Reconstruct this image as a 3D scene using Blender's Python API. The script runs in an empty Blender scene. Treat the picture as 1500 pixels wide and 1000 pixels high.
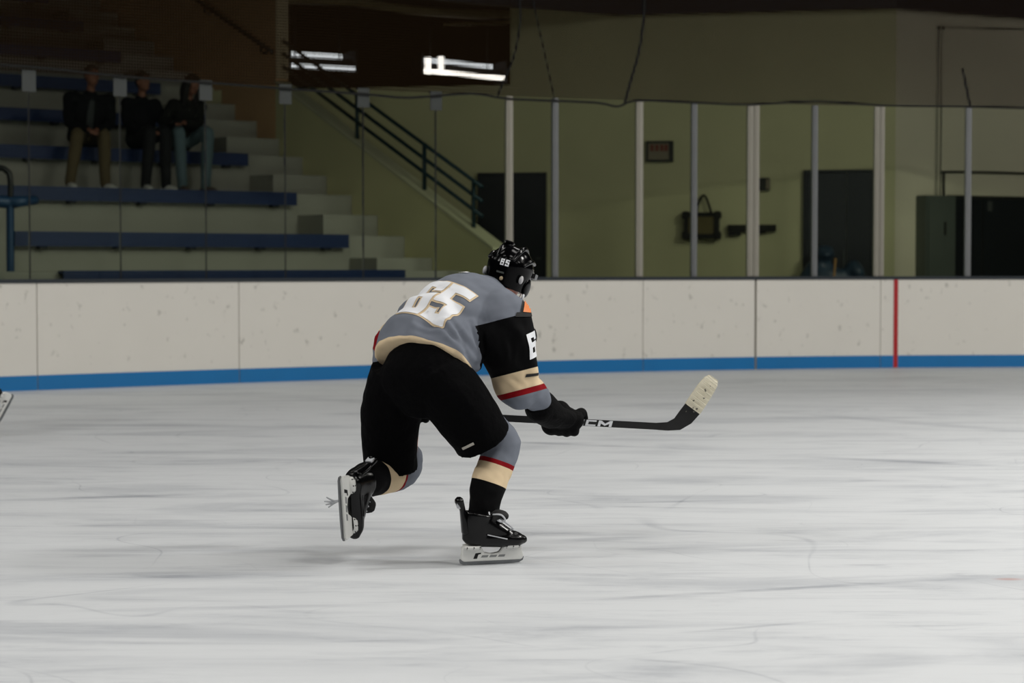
import bpy, bmesh, math, random
import numpy as np
from mathutils import Vector, Matrix, noise
from mathutils.bvhtree import BVHTree

random.seed(7)
SC = bpy.context.scene
COL = SC.collection
V = Vector

# ------------------------------------------------------------------ camera
F = 70.0 / 36.0 * 1500.0        # focal length in pixels of the 1500 x 1000 frame
CAM_H = 1.33
PITCH = math.atan(115.0 / F)
cam_d = bpy.data.cameras.new('camera'); cam_d.lens = 70; cam_d.sensor_width = 36
cam = bpy.data.objects.new('camera', cam_d); COL.objects.link(cam)
cam.location = (0, 0, CAM_H)
cam.rotation_euler = (math.pi / 2 - PITCH, 0, 0)
cam_d.clip_end = 200
cam_d.dof.use_dof = True
cam_d.dof.focus_distance = 9.0
cam_d.dof.aperture_fstop = 3.2
SC.camera = cam

# ------------------------------------------------------------------ light and exposure
world = bpy.data.worlds.new('rink_air'); SC.world = world; world.use_nodes = True
world.node_tree.nodes['Background'].inputs[0].default_value = (0.55, 0.6, 0.62, 1)
world.node_tree.nodes['Background'].inputs[1].default_value = 0.012


def area(name, loc, sx, sy, power, col, spread=150):
    d = bpy.data.lights.new(name, 'AREA'); d.shape = 'RECTANGLE'; d.size = sx; d.size_y = sy
    d.energy = power; d.color = col; d.spread = math.radians(spread)
    o = bpy.data.objects.new(name, d); COL.objects.link(o); o.location = loc
    return o


for iy, ly in enumerate((-1.0, 5.0, 11.0, 17.0)):
    for ix, lx in enumerate((-10.5, -3.5, 3.5, 10.5)):
        pw = ((70, 70, 110, 130), (540, 100, 220, 300), (60, 60, 120, 1150), (60, 60, 95, 150))[iy][ix]
        area('rink_lamp', (lx, ly, 8.0), 2.6, 1.6, pw, (1.0, 0.975, 0.93), 178)

SC.view_settings.view_transform = 'Standard'
SC.view_settings.look = 'None'
SC.view_settings.gamma = 1.0
SC.view_settings.use_curve_mapping = False
SC.view_settings.exposure = 0.17
SC.cycles.use_denoising = True
SC.cycles.max_bounces = 8
SC.cycles.transparent_max_bounces = 24


# ------------------------------------------------------------------ helpers: projection
def ray(px, py):
    u = (px - 750) / F; v = (500 - py) / F
    c, s = math.cos(PITCH), math.sin(PITCH)
    return V((u, c + v * s, -s + v * c))


def P(px, py, Y):
    d = ray(px, py); k = Y / d.y
    return V((d.x * k, Y, CAM_H + d.z * k))


def G(px, py, z=0.0):
    d = ray(px, py); k = (z - CAM_H) / d.z
    return V((d.x * k, d.y * k, z))


# ------------------------------------------------------------------ helpers: materials
def lin(r, g, b):
    f = lambda c: (c / 12.92 if c <= 0.04045 else ((c + 0.055) / 1.055) ** 2.4)
    return (f(r / 255), f(g / 255), f(b / 255), 1)


MATS = {}


def mat(name, col, rough=0.6, metal=0.0, spec=0.5, nscale=3.0, namt=0.12, bump=0.0, bscale=60.0, coat=0.0, emit=0.0, ecol=None):
    if name in MATS: return MATS[name]
    m = bpy.data.materials.new(name); m.use_nodes = True; MATS[name] = m
    nt = m.node_tree; N = nt.nodes; L = nt.links; b = N['Principled BSDF']
    col = tuple(col)[:3] + (1,)
    b.inputs['Roughness'].default_value = rough; b.inputs['Metallic'].default_value = metal
    b.inputs['Specular IOR Level'].default_value = spec
    b.inputs['Coat Weight'].default_value = coat; b.inputs['Coat Roughness'].default_value = 0.08
    tc = N.new('ShaderNodeTexCoord')
    if namt > 0:
        n = N.new('ShaderNodeTexNoise'); n.inputs['Scale'].default_value = nscale; n.inputs['Detail'].default_value = 6
        L.new(tc.outputs['Object'], n.inputs['Vector'])
        mx = N.new('ShaderNodeMix'); mx.data_type = 'RGBA'
        mx.inputs[6].default_value = tuple(c * (1 - namt) for c in col[:3]) + (1,)
        mx.inputs[7].default_value = tuple(min(1, c * (1 + namt)) for c in col[:3]) + (1,)
        L.new(n.outputs['Fac'], mx.inputs[0]); L.new(mx.outputs[2], b.inputs['Base Color'])
    else:
        b.inputs['Base Color'].default_value = col
    if bump > 0:
        n2 = N.new('ShaderNodeTexNoise'); n2.inputs['Scale'].default_value = bscale; n2.inputs['Detail'].default_value = 4
        L.new(tc.outputs['Object'], n2.inputs['Vector'])
        bp = N.new('ShaderNodeBump'); bp.inputs['Strength'].default_value = bump; bp.inputs['Distance'].default_value = 0.02
        L.new(n2.outputs['Fac'], bp.inputs['Height']); L.new(bp.outputs['Normal'], b.inputs['Normal'])
    if emit > 0:
        b.inputs['Emission Color'].default_value = tuple(ecol or col)[:3] + (1,)
        b.inputs['Emission Strength'].default_value = emit
    return m


def glass_mat(name, tint, ior=1.45, rough=0.03):
    m = bpy.data.materials.new(name); m.use_nodes = True
    nt = m.node_tree; N = nt.nodes; L = nt.links; N.remove(N['Principled BSDF'])
    out = N['Material Output']
    t = N.new('ShaderNodeBsdfTransparent'); t.inputs[0].default_value = tint + (1,)
    g = N.new('ShaderNodeBsdfGlossy'); g.inputs['Roughness'].default_value = rough; g.inputs[0].default_value = (.9, .95, .92, 1)
    fr = N.new('ShaderNodeFresnel'); fr.inputs[0].default_value = ior
    mx = N.new('ShaderNodeMixShader')
    L.new(fr.outputs[0], mx.inputs[0]); L.new(t.outputs[0], mx.inputs[1]); L.new(g.outputs[0], mx.inputs[2])
    L.new(mx.outputs[0], out.inputs[0])
    return m


# ------------------------------------------------------------------ helpers: geometry
class Geo:
    def __init__(self): self.v = []; self.f = []

    def add(self, vs, fs):
        o = len(self.v); self.v += [V(x) for x in vs]; self.f += [tuple(i + o for i in q) for q in fs]; return self

    def hexa(self, c8):   # bottom four then top four, same order
        return self.add(c8, [(3, 2, 1, 0), (4, 5, 6, 7), (0, 1, 5, 4), (1, 2, 6, 5), (2, 3, 7, 6), (3, 0, 4, 7)])

    def box(self, c, ax, ay, az, hx, hy, hz):
        c = V(c); ax = V(ax).normalized() * hx; ay = V(ay).normalized() * hy; az = V(az).normalized() * hz
        return self.hexa([c - ax - ay - az, c + ax - ay - az, c + ax + ay - az, c - ax + ay - az,
                          c - ax - ay + az, c + ax - ay + az, c + ax + ay + az, c - ax + ay + az])

    def abox(self, x0, x1, y0, y1, z0, z1):
        return self.hexa([(x0, y0, z0), (x1, y0, z0), (x1, y1, z0), (x0, y1, z0), (x0, y0, z1), (x1, y0, z1), (x1, y1, z1), (x0, y1, z1)])

    def tube(self, pts, rad, side=None, seg=16, sub=4, rnd=False):
        pts = [V(p) for p in pts]
        rad = [(r, r) if not isinstance(r, (tuple, list)) else r for r in rad]
        n = len(pts)
        if n == 2: sub = max(1, min(sub, 2))

        def cr(a, b, c, d, t):
            return 0.5 * ((2 * b) + (c - a) * t + (2 * a - 5 * b + 4 * c - d) * t * t + (3 * b - a - 3 * c + d) * t ** 3)
        Q = []; R = []
        for i in range(n - 1):
            p0 = pts[max(i - 1, 0)]; p1 = pts[i]; p2 = pts[i + 1]; p3 = pts[min(i + 2, n - 1)]
            r0 = rad[max(i - 1, 0)]; r1 = rad[i]; r2 = rad[i + 1]; r3 = rad[min(i + 2, n - 1)]
            for k in range(sub):
                t = k / sub
                Q.append(cr(p0, p1, p2, p3, t))
                R.append(tuple(max(1e-4, cr(r0[j], r1[j], r2[j], r3[j], t)) for j in (0, 1)))
        Q.append(pts[-1]); R.append(rad[-1])
        T = []
        for i in range(len(Q)):
            T.append((Q[min(i + 1, len(Q) - 1)] - Q[max(i - 1, 0)]).normalized())
        if rnd:
            e0 = Q[0]; t0 = T[0]; r0 = R[0]; e1 = Q[-1]; t1 = T[-1]; r1 = R[-1]
            pre = []; post = []
            for a in (0.15, 0.5, 0.85):
                sn, cs = math.sin(a * math.pi / 2), math.cos(a * math.pi / 2)
                post.append((e1 + t1 * (min(r1) * sn), (r1[0] * cs, r1[1] * cs), t1))
                pre.insert(0, (e0 - t0 * (min(r0) * sn), (r0[0] * cs, r0[1] * cs), t0))
            Q = [x[0] for x in pre] + Q + [x[0] for x in post]
            R = [x[1] for x in pre] + R + [x[1] for x in post]
            T = [x[2] for x in pre] + T + [x[2] for x in post]
        if side is None:
            side = V((0, 0, 1)) if abs(T[0].z) < 0.8 else V((1, 0, 0))
        side = V(side); vs = []; fs = []; prev = None
        for i, q in enumerate(Q):
            t = T[i]
            base = side if prev is None or prev is False else prev
            n1 = base - t * base.dot(t)
            if n1.length < 1e-5: n1 = t.orthogonal()
            n1.normalize(); n2 = t.cross(n1)
            if prev is None: pass
            prev = n1
            for k in range(seg):
                a = 2 * math.pi * k / seg
                vs.append(q + n1 * (R[i][0] * math.cos(a)) + n2 * (R[i][1] * math.sin(a)))
        m = len(Q)
        for i in range(m - 1):
            for k in range(seg):
                k2 = (k + 1) % seg
                fs.append((i * seg + k, i * seg + k2, (i + 1) * seg + k2, (i + 1) * seg + k))
        fs.append(tuple(range(seg - 1, -1, -1))); fs.append(tuple((m - 1) * seg + k for k in range(seg)))
        return self.add(vs, fs)

    def ball(self, c, r, M=None, seg=16, rings=10):
        r = (r, r, r) if not isinstance(r, (tuple, list)) else r
        M = M or Matrix.Identity(3); c = V(c); vs = []; fs = []
        for i in range(1, rings):
            ph = math.pi * i / rings
            for k in range(seg):
                a = 2 * math.pi * k / seg
                vs.append(c + M @ V((r[0] * math.sin(ph) * math.cos(a), r[1] * math.sin(ph) * math.sin(a), r[2] * math.cos(ph))))
        vs.append(c + M @ V((0, 0, r[2]))); vs.append(c + M @ V((0, 0, -r[2])))
        top = len(vs) - 2; bot = len(vs) - 1
        for i in range(rings - 2):
            for k in range(seg):
                k2 = (k + 1) % seg
                fs.append((i * seg + k, (i + 1) * seg + k, (i + 1) * seg + k2, i * seg + k2))
        for k in range(seg):
            k2 = (k + 1) % seg
            fs.append((top, k, k2)); fs.append((bot, (rings - 2) * seg + k2, (rings - 2) * seg + k))
        return self.add(vs, fs)

    def prism(self, poly, ax, ay, az, c, depth):   # 2-D outline extruded symmetrically along az
        c = V(c); ax = V(ax); ay = V(ay); az = V(az); n = len(poly)
        vs = [c + ax * p[0] + ay * p[1] - az * depth / 2 for p in poly] + [c + ax * p[0] + ay * p[1] + az * depth / 2 for p in poly]
        fs = [tuple(range(n - 1, -1, -1)), tuple(range(n, 2 * n))]
        for k in range(n): fs.append((k, (k + 1) % n, n + (k + 1) % n, n + k))
        return self.add(vs, fs)


def root_of(o):
    while o.parent: o = o.parent
    return o


def link_mesh(name, me, m, parent=None):
    o = bpy.data.objects.new(name, me); COL.objects.link(o)
    if m is not None:
        for mm in (m if isinstance(m, (list, tuple)) else [m]): me.materials.append(mm)
    if parent is not None: o.parent = parent
    return o


def mk(name, geo, m, parent=None, smooth=False, bevel=0.0):
    off = root_of(parent).location.copy() if parent is not None else V((0, 0, 0))
    me = bpy.data.meshes.new(name)
    me.from_pydata([tuple(v - off) for v in geo.v], [], geo.f)
    bm = bmesh.new(); bm.from_mesh(me); bmesh.ops.recalc_face_normals(bm, faces=bm.faces)
    if bevel > 0:
        bmesh.ops.bevel(bm, geom=[e for e in bm.edges if len(e.link_faces) == 2 and e.calc_face_angle(0) > 0.6], offset=bevel, segments=2, affect='EDGES')
    bm.to_mesh(me); bm.free()
    if smooth:
        for p in me.polygons: p.use_smooth = True
    return link_mesh(name, me, m, parent)


def fuse(name, geo, voxel, iters, m, parent=None, warp=None):
    """joins overlapping closed shapes into one continuous smoothed surface"""
    me = bpy.data.meshes.new('tmp'); me.from_pydata([tuple(v) for v in geo.v], [], geo.f)
    bm = bmesh.new(); bm.from_mesh(me); bmesh.ops.recalc_face_normals(bm, faces=bm.faces); bm.to_mesh(me); bm.free()
    t = bpy.data.objects.new('tmp', me); COL.objects.link(t)
    md = t.modifiers.new('r', 'REMESH'); md.mode = 'VOXEL'; md.voxel_size = voxel
    dg = bpy.context.evaluated_depsgraph_get(); dg.update()
    out = bpy.data.meshes.new_from_object(t.evaluated_get(dg))
    bpy.data.objects.remove(t); bpy.data.meshes.remove(me)
    n = len(out.vertices); co = np.empty(n * 3); out.vertices.foreach_get('co', co); co = co.reshape(n, 3)
    ed = np.empty(len(out.edges) * 2, dtype=np.int32); out.edges.foreach_get('vertices', ed); ed = ed.reshape(-1, 2)
    deg = np.bincount(ed.ravel(), minlength=n).astype(float)[:, None]; deg[deg == 0] = 1
    for it in range(iters):
        s = np.zeros_like(co); np.add.at(s, ed[:, 0], co[ed[:, 1]]); np.add.at(s, ed[:, 1], co[ed[:, 0]])
        co = co + 0.5 * (s / deg - co)
    out.vertices.foreach_set('co', co.ravel()); out.update()
    if warp is not None:
        nor = np.empty(n * 3); out.vertices.foreach_get('normal', nor); nor = nor.reshape(n, 3)
        for i in range(n): co[i] += nor[i] * warp(V(co[i]), V(nor[i]))
    off = np.array(root_of(parent).location) if parent is not None else np.zeros(3)
    out.vertices.foreach_set('co', (co - off).ravel()); out.update()
    out.name = name
    for p in out.polygons: p.use_smooth = True
    out.materials.clear()
    o = link_mesh(name, out, m, parent)
    return o, co


def set_attr(o, name, vals):
    a = o.data.attributes.new(name, 'FLOAT', 'POINT'); a.data.foreach_set('value', np.asarray(vals, dtype=np.float32))


def empty(name, loc):
    o = bpy.data.objects.new(name, None); COL.objects.link(o); o.location = loc; o.empty_display_size = 0.1; return o


def tag(o, label, cat, group=None, kind=None):
    o['label'] = label; o['category'] = cat
    if group: o['group'] = group
    if kind: o['kind'] = kind
    return o


def copy_tree(o, parent=None, skip=()):
    c = o.copy(); COL.objects.link(c); c.parent = parent
    for ch in list(o.children):
        if ch.name.split('.')[0] in skip: continue
        copy_tree(ch, c, skip)
    return c


# ================================================================== THE SETTING
# ---- line of the dasher boards, read from where they meet the ice
_b = [(0, 573.5), (100, 569.3), (200, 565.8), (300, 562.3), (400, 559), (535, 554.3), (700, 549.5), (940, 543.6), (1107, 540.9), (1312, 538.2), (1500, 537.2)]
_g = [G(*p) for p in _b]
_cf = np.polyfit([p.x for p in _g], [p.y for p in _g], 3)


def board_y(x):
    xa, xb = -5.6, 7.0
    if x < xa: return float(np.polyval(_cf, xa) + np.polyval(np.polyder(_cf), xa) * (x - xa))
    if x > xb: return float(np.polyval(_cf, xb) - 0.03 * (x - xb) ** 2)
    return float(np.polyval(_cf, x))


def board_x(px):
    k = (px - 750) / F; x = k * 23
    for i in range(60): x = 0.5 * x + 0.5 * k * board_y(x)
    return x


def board_pt(x, off=0.0, z=0.0):
    e = 0.02; t = V((2 * e, board_y(x + e) - board_y(x - e), 0)).normalized()
    n = V((-t.y, t.x, 0))
    return V((x, board_y(x), 0)) + n * off + V((0, 0, z)), t, n


def strip(g, xa, xb, o0, o1, z0, z1, n=6):
    prev = None
    for i in range(n + 1):
        x = xa + (xb - xa) * i / n
        cur = [board_pt(x, o0, z0)[0], board_pt(x, o1, z0)[0], board_pt(x, o1, z1)[0], board_pt(x, o0, z1)[0]]
        k = len(g.v); g.v += cur
        if i == 0: g.f.append((k, k + 1, k + 2, k + 3))
        else:
            j = k - 4
            for a in range(4):
                b = (a + 1) % 4; g.f.append((j + a, k + a, k + b, j + b))
        if i == n: g.f.append((k + 3, k + 2, k + 1, k))
    return g


# ---- ice
def ice_material():
    m = bpy.data.materials.new('ice'); m.use_nodes = True
    nt = m.node_tree; N = nt.nodes; L = nt.links; b = N['Principled BSDF']
    tc = N.new('ShaderNodeTexCoord')

    def mapping(s, rot=0.0, loc=(0, 0, 0)):
        q = N.new('ShaderNodeMapping'); q.inputs['Scale'].default_value = s; q.inputs['Rotation'].default_value = (0, 0, rot); q.inputs['Location'].default_value = loc
        L.new(tc.outputs['Object'], q.inputs[0]); return q.outputs[0]

    def noi(vec, scale, det=6, rough=0.6, dist=0.0):
        q = N.new('ShaderNodeTexNoise'); q.inputs['Scale'].default_value = scale; q.inputs['Detail'].default_value = det
        q.inputs['Roughness'].default_value = rough; q.inputs['Distortion'].default_value = dist; L.new(vec, q.inputs['Vector']); return q.outputs['Fac']

    def mr(val, a, bb, c, d, smooth=True):
        q = N.new('ShaderNodeMapRange'); q.interpolation_type = 'SMOOTHSTEP' if smooth else 'LINEAR'
        for i, x in enumerate((a, bb, c, d)): q.inputs[i + 1].default_value = x
        L.new(val, q.inputs[0]); return q.outputs[0]

    def mth(op, a, bb=None):
        q = N.new('ShaderNodeMath'); q.operation = op
        for i, x in enumerate((a, bb)):
            if x is None: continue
            if isinstance(x, (int, float)): q.inputs[i].default_value = x
            else: L.new(x, q.inputs[i])
        return q.outputs[0]
    # long smears left by skates and the resurfacer
    s1 = mr(noi(mapping((0.32, 1.25, 1), 0.04), 1.5, 8, 0.62, 0.8), 0.47, 0.70, 0, 0.36)
    s2 = mr(noi(mapping((0.7, 4.2, 1), -0.05), 1.6, 8, 0.72, 0.6), 0.48, 0.76, 0, 0.40)
    s3 = mr(noi(mapping((1.0, 14, 1), 0.02), 2.0, 5, 0.7, 0.2), 0.54, 0.80, 0, 0.26)
    fac = mth('ADD', mth('ADD', s1, s2), s3)
    # placed streaks and painted skater shadows, each with its own place and length
    gn = mr(noi(mapping((0.8, 6, 1)), 2.2, 6, 0.7), 0.3, 0.7, 0.25, 1)
    for (x0, y0, x1, y1, w, amt) in STREAKS_SHADOWS:
        a = G(x0, y0); c = G(x1, y1); mid = (a + c) / 2; d = (c - a); hl = d.length / 2; ang = math.atan2(d.y, d.x)
        q = N.new('ShaderNodeMapping'); q.vector_type = 'TEXTURE'
        q.inputs['Location'].default_value = mid; q.inputs['Rotation'].default_value = (0, 0, ang); q.inputs['Scale'].default_value = (hl, w, 1)
        L.new(tc.outputs['Object'], q.inputs[0])
        ln = N.new('ShaderNodeVectorMath'); ln.operation = 'LENGTH'; L.new(q.outputs[0], ln.inputs[0])
        fac = mth('ADD', fac, mth('MULTIPLY', mr(ln.outputs['Value'], 1.0, 0.1, 0, amt * 1.35), gn))
    # thin curved blade cuts
    for sc, rot, seed, wd, amt in ((0.55, 0.3, 3.1, 0.010, 0.30), (0.33, 1.1, 9.7, 0.006, 0.28), (0.9, -0.2, 17.0, 0.010, 0.16)):
        vv = noi(mapping((sc, sc * 1.3, 1), rot, (seed, seed * 0.7, 0)), 1.0, 1.0, 0.4, 0.3)
        band = mr(mth('ABSOLUTE', mth('SUBTRACT', vv, 0.5)), 0.0, wd * 0.28, amt, 0)
        fac = mth('ADD', fac, mth('MULTIPLY', band, mr(noi(mapping((1, 1, 1), 0, (seed, 0, 0)), 0.7, 3), 0.42, 0.62, 0, 1)))
    fac = mth('MINIMUM', fac, 1.0)
    mx = N.new('ShaderNodeMix'); mx.data_type = 'RGBA'; L.new(fac, mx.inputs[0])
    mx.inputs[6].default_value = (0.66, 0.68, 0.70, 1); mx.inputs[7].default_value = (0.24, 0.26, 0.30, 1)
    # worn red speck of an old face-off mark
    q = N.new('ShaderNodeMapping'); q.vector_type = 'TEXTURE'; q.inputs['Location'].default_value = G(1478, 848); q.inputs['Scale'].default_value = (0.09, 0.05, 1)
    L.new(tc.outputs['Object'], q.inputs[0])
    ln = N.new('ShaderNodeVectorMath'); ln.operation = 'LENGTH'; L.new(q.outputs[0], ln.inputs[0])
    mx2 = N.new('ShaderNodeMix'); mx2.data_type = 'RGBA'; L.new(mr(ln.outputs['Value'], 1.0, 0.1, 0, 0.5), mx2.inputs[0])
    L.new(mx.outputs[2], mx2.inputs[6]); mx2.inputs[7].default_value = (0.45, 0.17, 0.13, 1)
    L.new(mx2.outputs[2], b.inputs['Base Color'])
    b.inputs['Roughness'].default_value = 0.42; b.inputs['Specular IOR Level'].default_value = 0.35
    bp = N.new('ShaderNodeBump'); bp.inputs['Strength'].default_value = 0.25; bp.inputs['Distance'].default_value = 0.01
    L.new(noi(mapping((1.2, 9, 1)), 6, 6, 0.7), bp.inputs['Height']); L.new(bp.outputs[0], b.inputs['Normal'])
    return m


STREAKS_SHADOWS = [(-60, 735, 330, 722, 0.10, 0.45), (560, 640, 1180, 664, 0.10, 0.38), (1080, 664, 1620, 690, 0.14, 0.42),
           (-40, 850, 560, 838, 0.20, 0.42), (20, 896, 640, 884, 0.06, 0.36), (700, 888, 1500, 842, 0.05, 0.40),
           (-60, 620, 480, 626, 0.16, 0.32), (820, 738, 1140, 731, 0.05, 0.36), (760, 795, 1030, 782, 0.10, 0.40),
           (960, 930, 1250, 905, 0.03, 0.30), (350, 820, 720, 815, 0.10, 0.35), (1100, 600, 1600, 640, 0.22, 0.30), (300, 640, 800, 632, 0.14, 0.22)]  # bands left and right of the skates paint the skater's cast shadow
g = Geo()
for (xa, xb) in [(-16 + i, -15 + i) for i in range(34)]:
    g.add([(xa, -4, 0), (xb, -4, 0), (xb, board_y(xb) + 0.05, 0), (xa, board_y(xa) + 0.05, 0)], [(0, 1, 2, 3)])
ICE = ice_material()
o = mk('floor', g, ICE)
tag(o, 'white scuffed sheet of rink ice with grey skate marks and painted skater shadow', 'ice', kind='structure')

# concourse slab behind the boards
g = Geo()
for i in range(34):
    xa = -16 + i; xb = xa + 1
    g.add([(xa, board_y(xa) + 0.16, 0.35), (xb, board_y(xb) + 0.16, 0.35), (xb, 40, 0.35), (xa, 40, 0.35)], [(0, 1, 2, 3)])
tag(mk('floor_concourse', g, mat('rubber_floor', lin(60, 60, 58), 0.8)), 'dark rubber floor behind the boards and glass', 'floor', kind='structure')

# ---- dasher boards
BOARD_H = 1.12; CAP_T = 1.16
m_board = mat('board_white', lin(232, 228, 219), 0.42, nscale=2.0, namt=0.035)
nt = m_board.node_tree; N = nt.nodes; L = nt.links; b = N['Principled BSDF']
src = b.inputs['Base Color'].links[0].from_socket
tc = N.new('ShaderNodeTexCoord'); n1 = N.new('ShaderNodeTexNoise'); n1.inputs['Scale'].default_value = 9; n1.inputs['Detail'].default_value = 5
mp = N.new('ShaderNodeMapping'); mp.inputs['Scale'].default_value = (1.2, 1.2, 0.9); L.new(tc.outputs['Object'], mp.inputs[0]); L.new(mp.outputs[0], n1.inputs[0])
rp = N.new('ShaderNodeMapRange'); rp.inputs[1].default_value = 0.64; rp.inputs[2].default_value = 0.74; rp.inputs[3].default_value = 0; rp.inputs[4].default_value = 0.45
L.new(n1.outputs['Fac'], rp.inputs[0])
mx = N.new('ShaderNodeMix'); mx.data_type = 'RGBA'; L.new(rp.outputs[0], mx.inputs[0]); L.new(src, mx.inputs[6]); mx.inputs[7].default_value = lin(120, 116, 104)
L.new(mx.outputs[2], b.inputs['Base Color'])
m_blue = mat('kick_blue', lin(6, 116, 180), 0.4, nscale=3, namt=0.08)
m_cap = mat('cap_navy', lin(24, 34, 42), 0.5, namt=0.1)
m_red = mat('line_red', lin(178, 22, 28), 0.45, namt=0.08)
m_gap = mat('joint_dark', lin(30, 32, 32), 0.7, namt=0.1)

base = board_pt(0)[0]
boards = empty('wall_boards', base)
tag(boards, 'white dasher boards with blue kick plate along the ice edge', 'rink boards', kind='structure')
seams = [-1700, -1300, -940, -620, -420, -180, 54, 350, 645, 942, 1107, 1290, 1590, 1850, 2150]
xs = [board_x(p) for p in seams]
for i in range(len(xs) - 1):
    ga = 0.004 if seams[i] != 1107 else 0.014
    gb = 0.004 if seams[i + 1] != 1107 else 0.014
    mk('board_panel', strip(Geo(), xs[i] + ga, xs[i + 1] - gb, 0, 0.10, 0.0, BOARD_H), m_board, boards)
    mk('kick_plate', strip(Geo(), xs[i] + ga, xs[i + 1] - gb, -0.008, -0.0005, 0.0, 0.155), m_blue, boards)
    mk('cap_rail', strip(Geo(), xs[i] + 0.001, xs[i + 1] - 0.001, -0.015, 0.12, BOARD_H + 0.001, CAP_T), m_cap, boards)
mk('joint_backing', strip(Geo(), xs[0], xs[-1], 0.102, 0.13, 0.0, BOARD_H, 60), m_gap, boards)
xg = board_x(1312)
mk('goal_line_stripe', strip(Geo(), xg - 0.028, xg + 0.028, -0.011, -0.0085, 0.0, BOARD_H, 2), m_red, boards)['label'] = 'red goal line stripe up the boards'

# ---- protective glass
GL_T = 3.31
m_glass = glass_mat('acrylic', (0.95, 0.975, 0.93))
m_post = mat('aluminium_post', lin(160, 156, 144), 0.5, 0.25, namt=0.08)
m_post2 = mat('anodised_post', lin(122, 124, 125), 0.5, 0.25, namt=0.08)
m_clip = mat('clip_steel', lin(62, 66, 64), 0.5, 0.3)
m_seam = mat('seam_gasket', lin(14, 15, 13), 0.7)
screen = empty('wall_glass', base)
tag(screen, 'tall clear protective glass standing on the boards', 'rink glass', kind='structure')
gs = [-345, -215, -85, 47, 180, 305, 421, 535, 641, 748, 815, 938, 1018, 1104, 1194, 1288, 1418, 1548, 1680]
gx = [board_x(p) for p in gs]
for i in range(len(gx) - 1):
    mk('glass_pane', strip(Geo(), gx[i] + 0.008, gx[i + 1] - 0.008, 0.044, 0.056, CAP_T, GL_T, 4), m_glass, screen)
for p, x in zip(gs, gx):
    c, t, n = board_pt(x, 0.05, 0)
    up = V((0, 0, 1)); zc = (CAP_T + GL_T) / 2; hz = (GL_T - CAP_T) / 2
    if p <= 641:
        mk('glass_seam', Geo().box(c + up * zc, t, n, up, 0.006, 0.008, hz), m_seam, screen)
        cl = Geo().box(c + up * (GL_T - 0.09) - n * 0.016, t, n, up, 0.075, 0.006, 0.11)
        cl.box(c + up * (GL_T + 0.012), t, n, up, 0.075, 0.026, 0.008)
        mk('glass_clip', cl, m_clip, screen)
    else:
        hw = {748: 0.042, 815: 0.036, 938: 0.042, 1018: 0.034, 1104: 0.036, 1194: 0.034, 1288: 0.030, 1418: 0.036}.get(p, 0.036)
        offs = (-0.040, 0.040) if p == 1104 else ((-0.034, 0.034) if p == 1288 else (0.0,))
        for of in offs:
            pg = Geo().box(c + t * of + up * zc, t, n, up, hw, 0.035, hz)
            pg.box(c + t * of + up * zc - n * 0.038, t, n, up, hw * 0.45, 0.006, hz)
            mk('glass_post', pg, m_post2 if p in (815, 1018, 1194, 1418) else m_post, screen, bevel=0.006)


# ---- safety netting above the glass
def net_material():
    m = bpy.data.materials.new('netting'); m.use_nodes = True
    nt = m.node_tree; N = nt.nodes; L = nt.links; N.remove(N['Principled BSDF'])
    uv = N.new('ShaderNodeUVMap'); uv.uv_map = 'net'
    sp = N.new('ShaderNodeSeparateXYZ'); L.new(uv.outputs[0], sp.inputs[0])

    def strand(sock):
        a = N.new('ShaderNodeMath'); a.operation = 'FRACT'; L.new(sock, a.inputs[0])
        c = N.new('ShaderNodeMath'); c.operation = 'LESS_THAN'; L.new(a.outputs[0], c.inputs[0]); c.inputs[1].default_value = 0.32
        return c.outputs[0]
    mxm = N.new('ShaderNodeMath'); mxm.operation = 'MAXIMUM'; L.new(strand(sp.outputs[0]), mxm.inputs[0]); L.new(strand(sp.outputs[1]), mxm.inputs[1])
    t = N.new('ShaderNodeBsdfTransparent'); d = N.new('ShaderNodeBsdfDiffuse'); d.inputs[0].default_value = lin(38, 28, 17)
    ms = N.new('ShaderNodeMixShader'); L.new(mxm.outputs[0], ms.inputs[0]); L.new(t.outputs[0], ms.inputs[1]); L.new(d.outputs[0], ms.inputs[2])
    L.new(ms.outputs[0], N['Material Output'].inputs[0])
    return m


net = empty('safety_net', board_pt(0, 0.05, GL_T)[0])
tag(net, 'dark spectator netting hanging above the top of the glass', 'netting')
vs = []; fs = []; uvs = []
NX = 60; xa, xb = board_x(-345), board_x(1680); NT = 7.6; acc = 0; lastp = None
for i in range(NX + 1):
    x = xa + (xb - xa) * i / NX; p = board_pt(x, 0.05)[0]
    if lastp is not None: acc += (p - lastp).length
    lastp = p
    for z in (GL_T + 0.0, NT):
        vs.append(p + V((0, 0, z)) - net.location); uvs.append((acc / 0.032, z / 0.032))
for i in range(NX): fs.append((2 * i, 2 * i + 2, 2 * i + 3, 2 * i + 1))
me = bpy.data.meshes.new('mesh_curtain'); me.from_pydata([tuple(v) for v in vs], [], fs)
ul = me.uv_layers.new(name='net')
for lp in me.loops: ul.data[lp.index].uv = uvs[lp.vertex_index]
link_mesh('mesh_curtain', me, net_material(), net)
m_cable = mat('net_cable', lin(16, 15, 12), 0.8)


def on_boards(px, py, off=0.0):
    x = board_x(px); p = board_pt(x, off)[0]
    return P(px, py, p.y)


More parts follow.
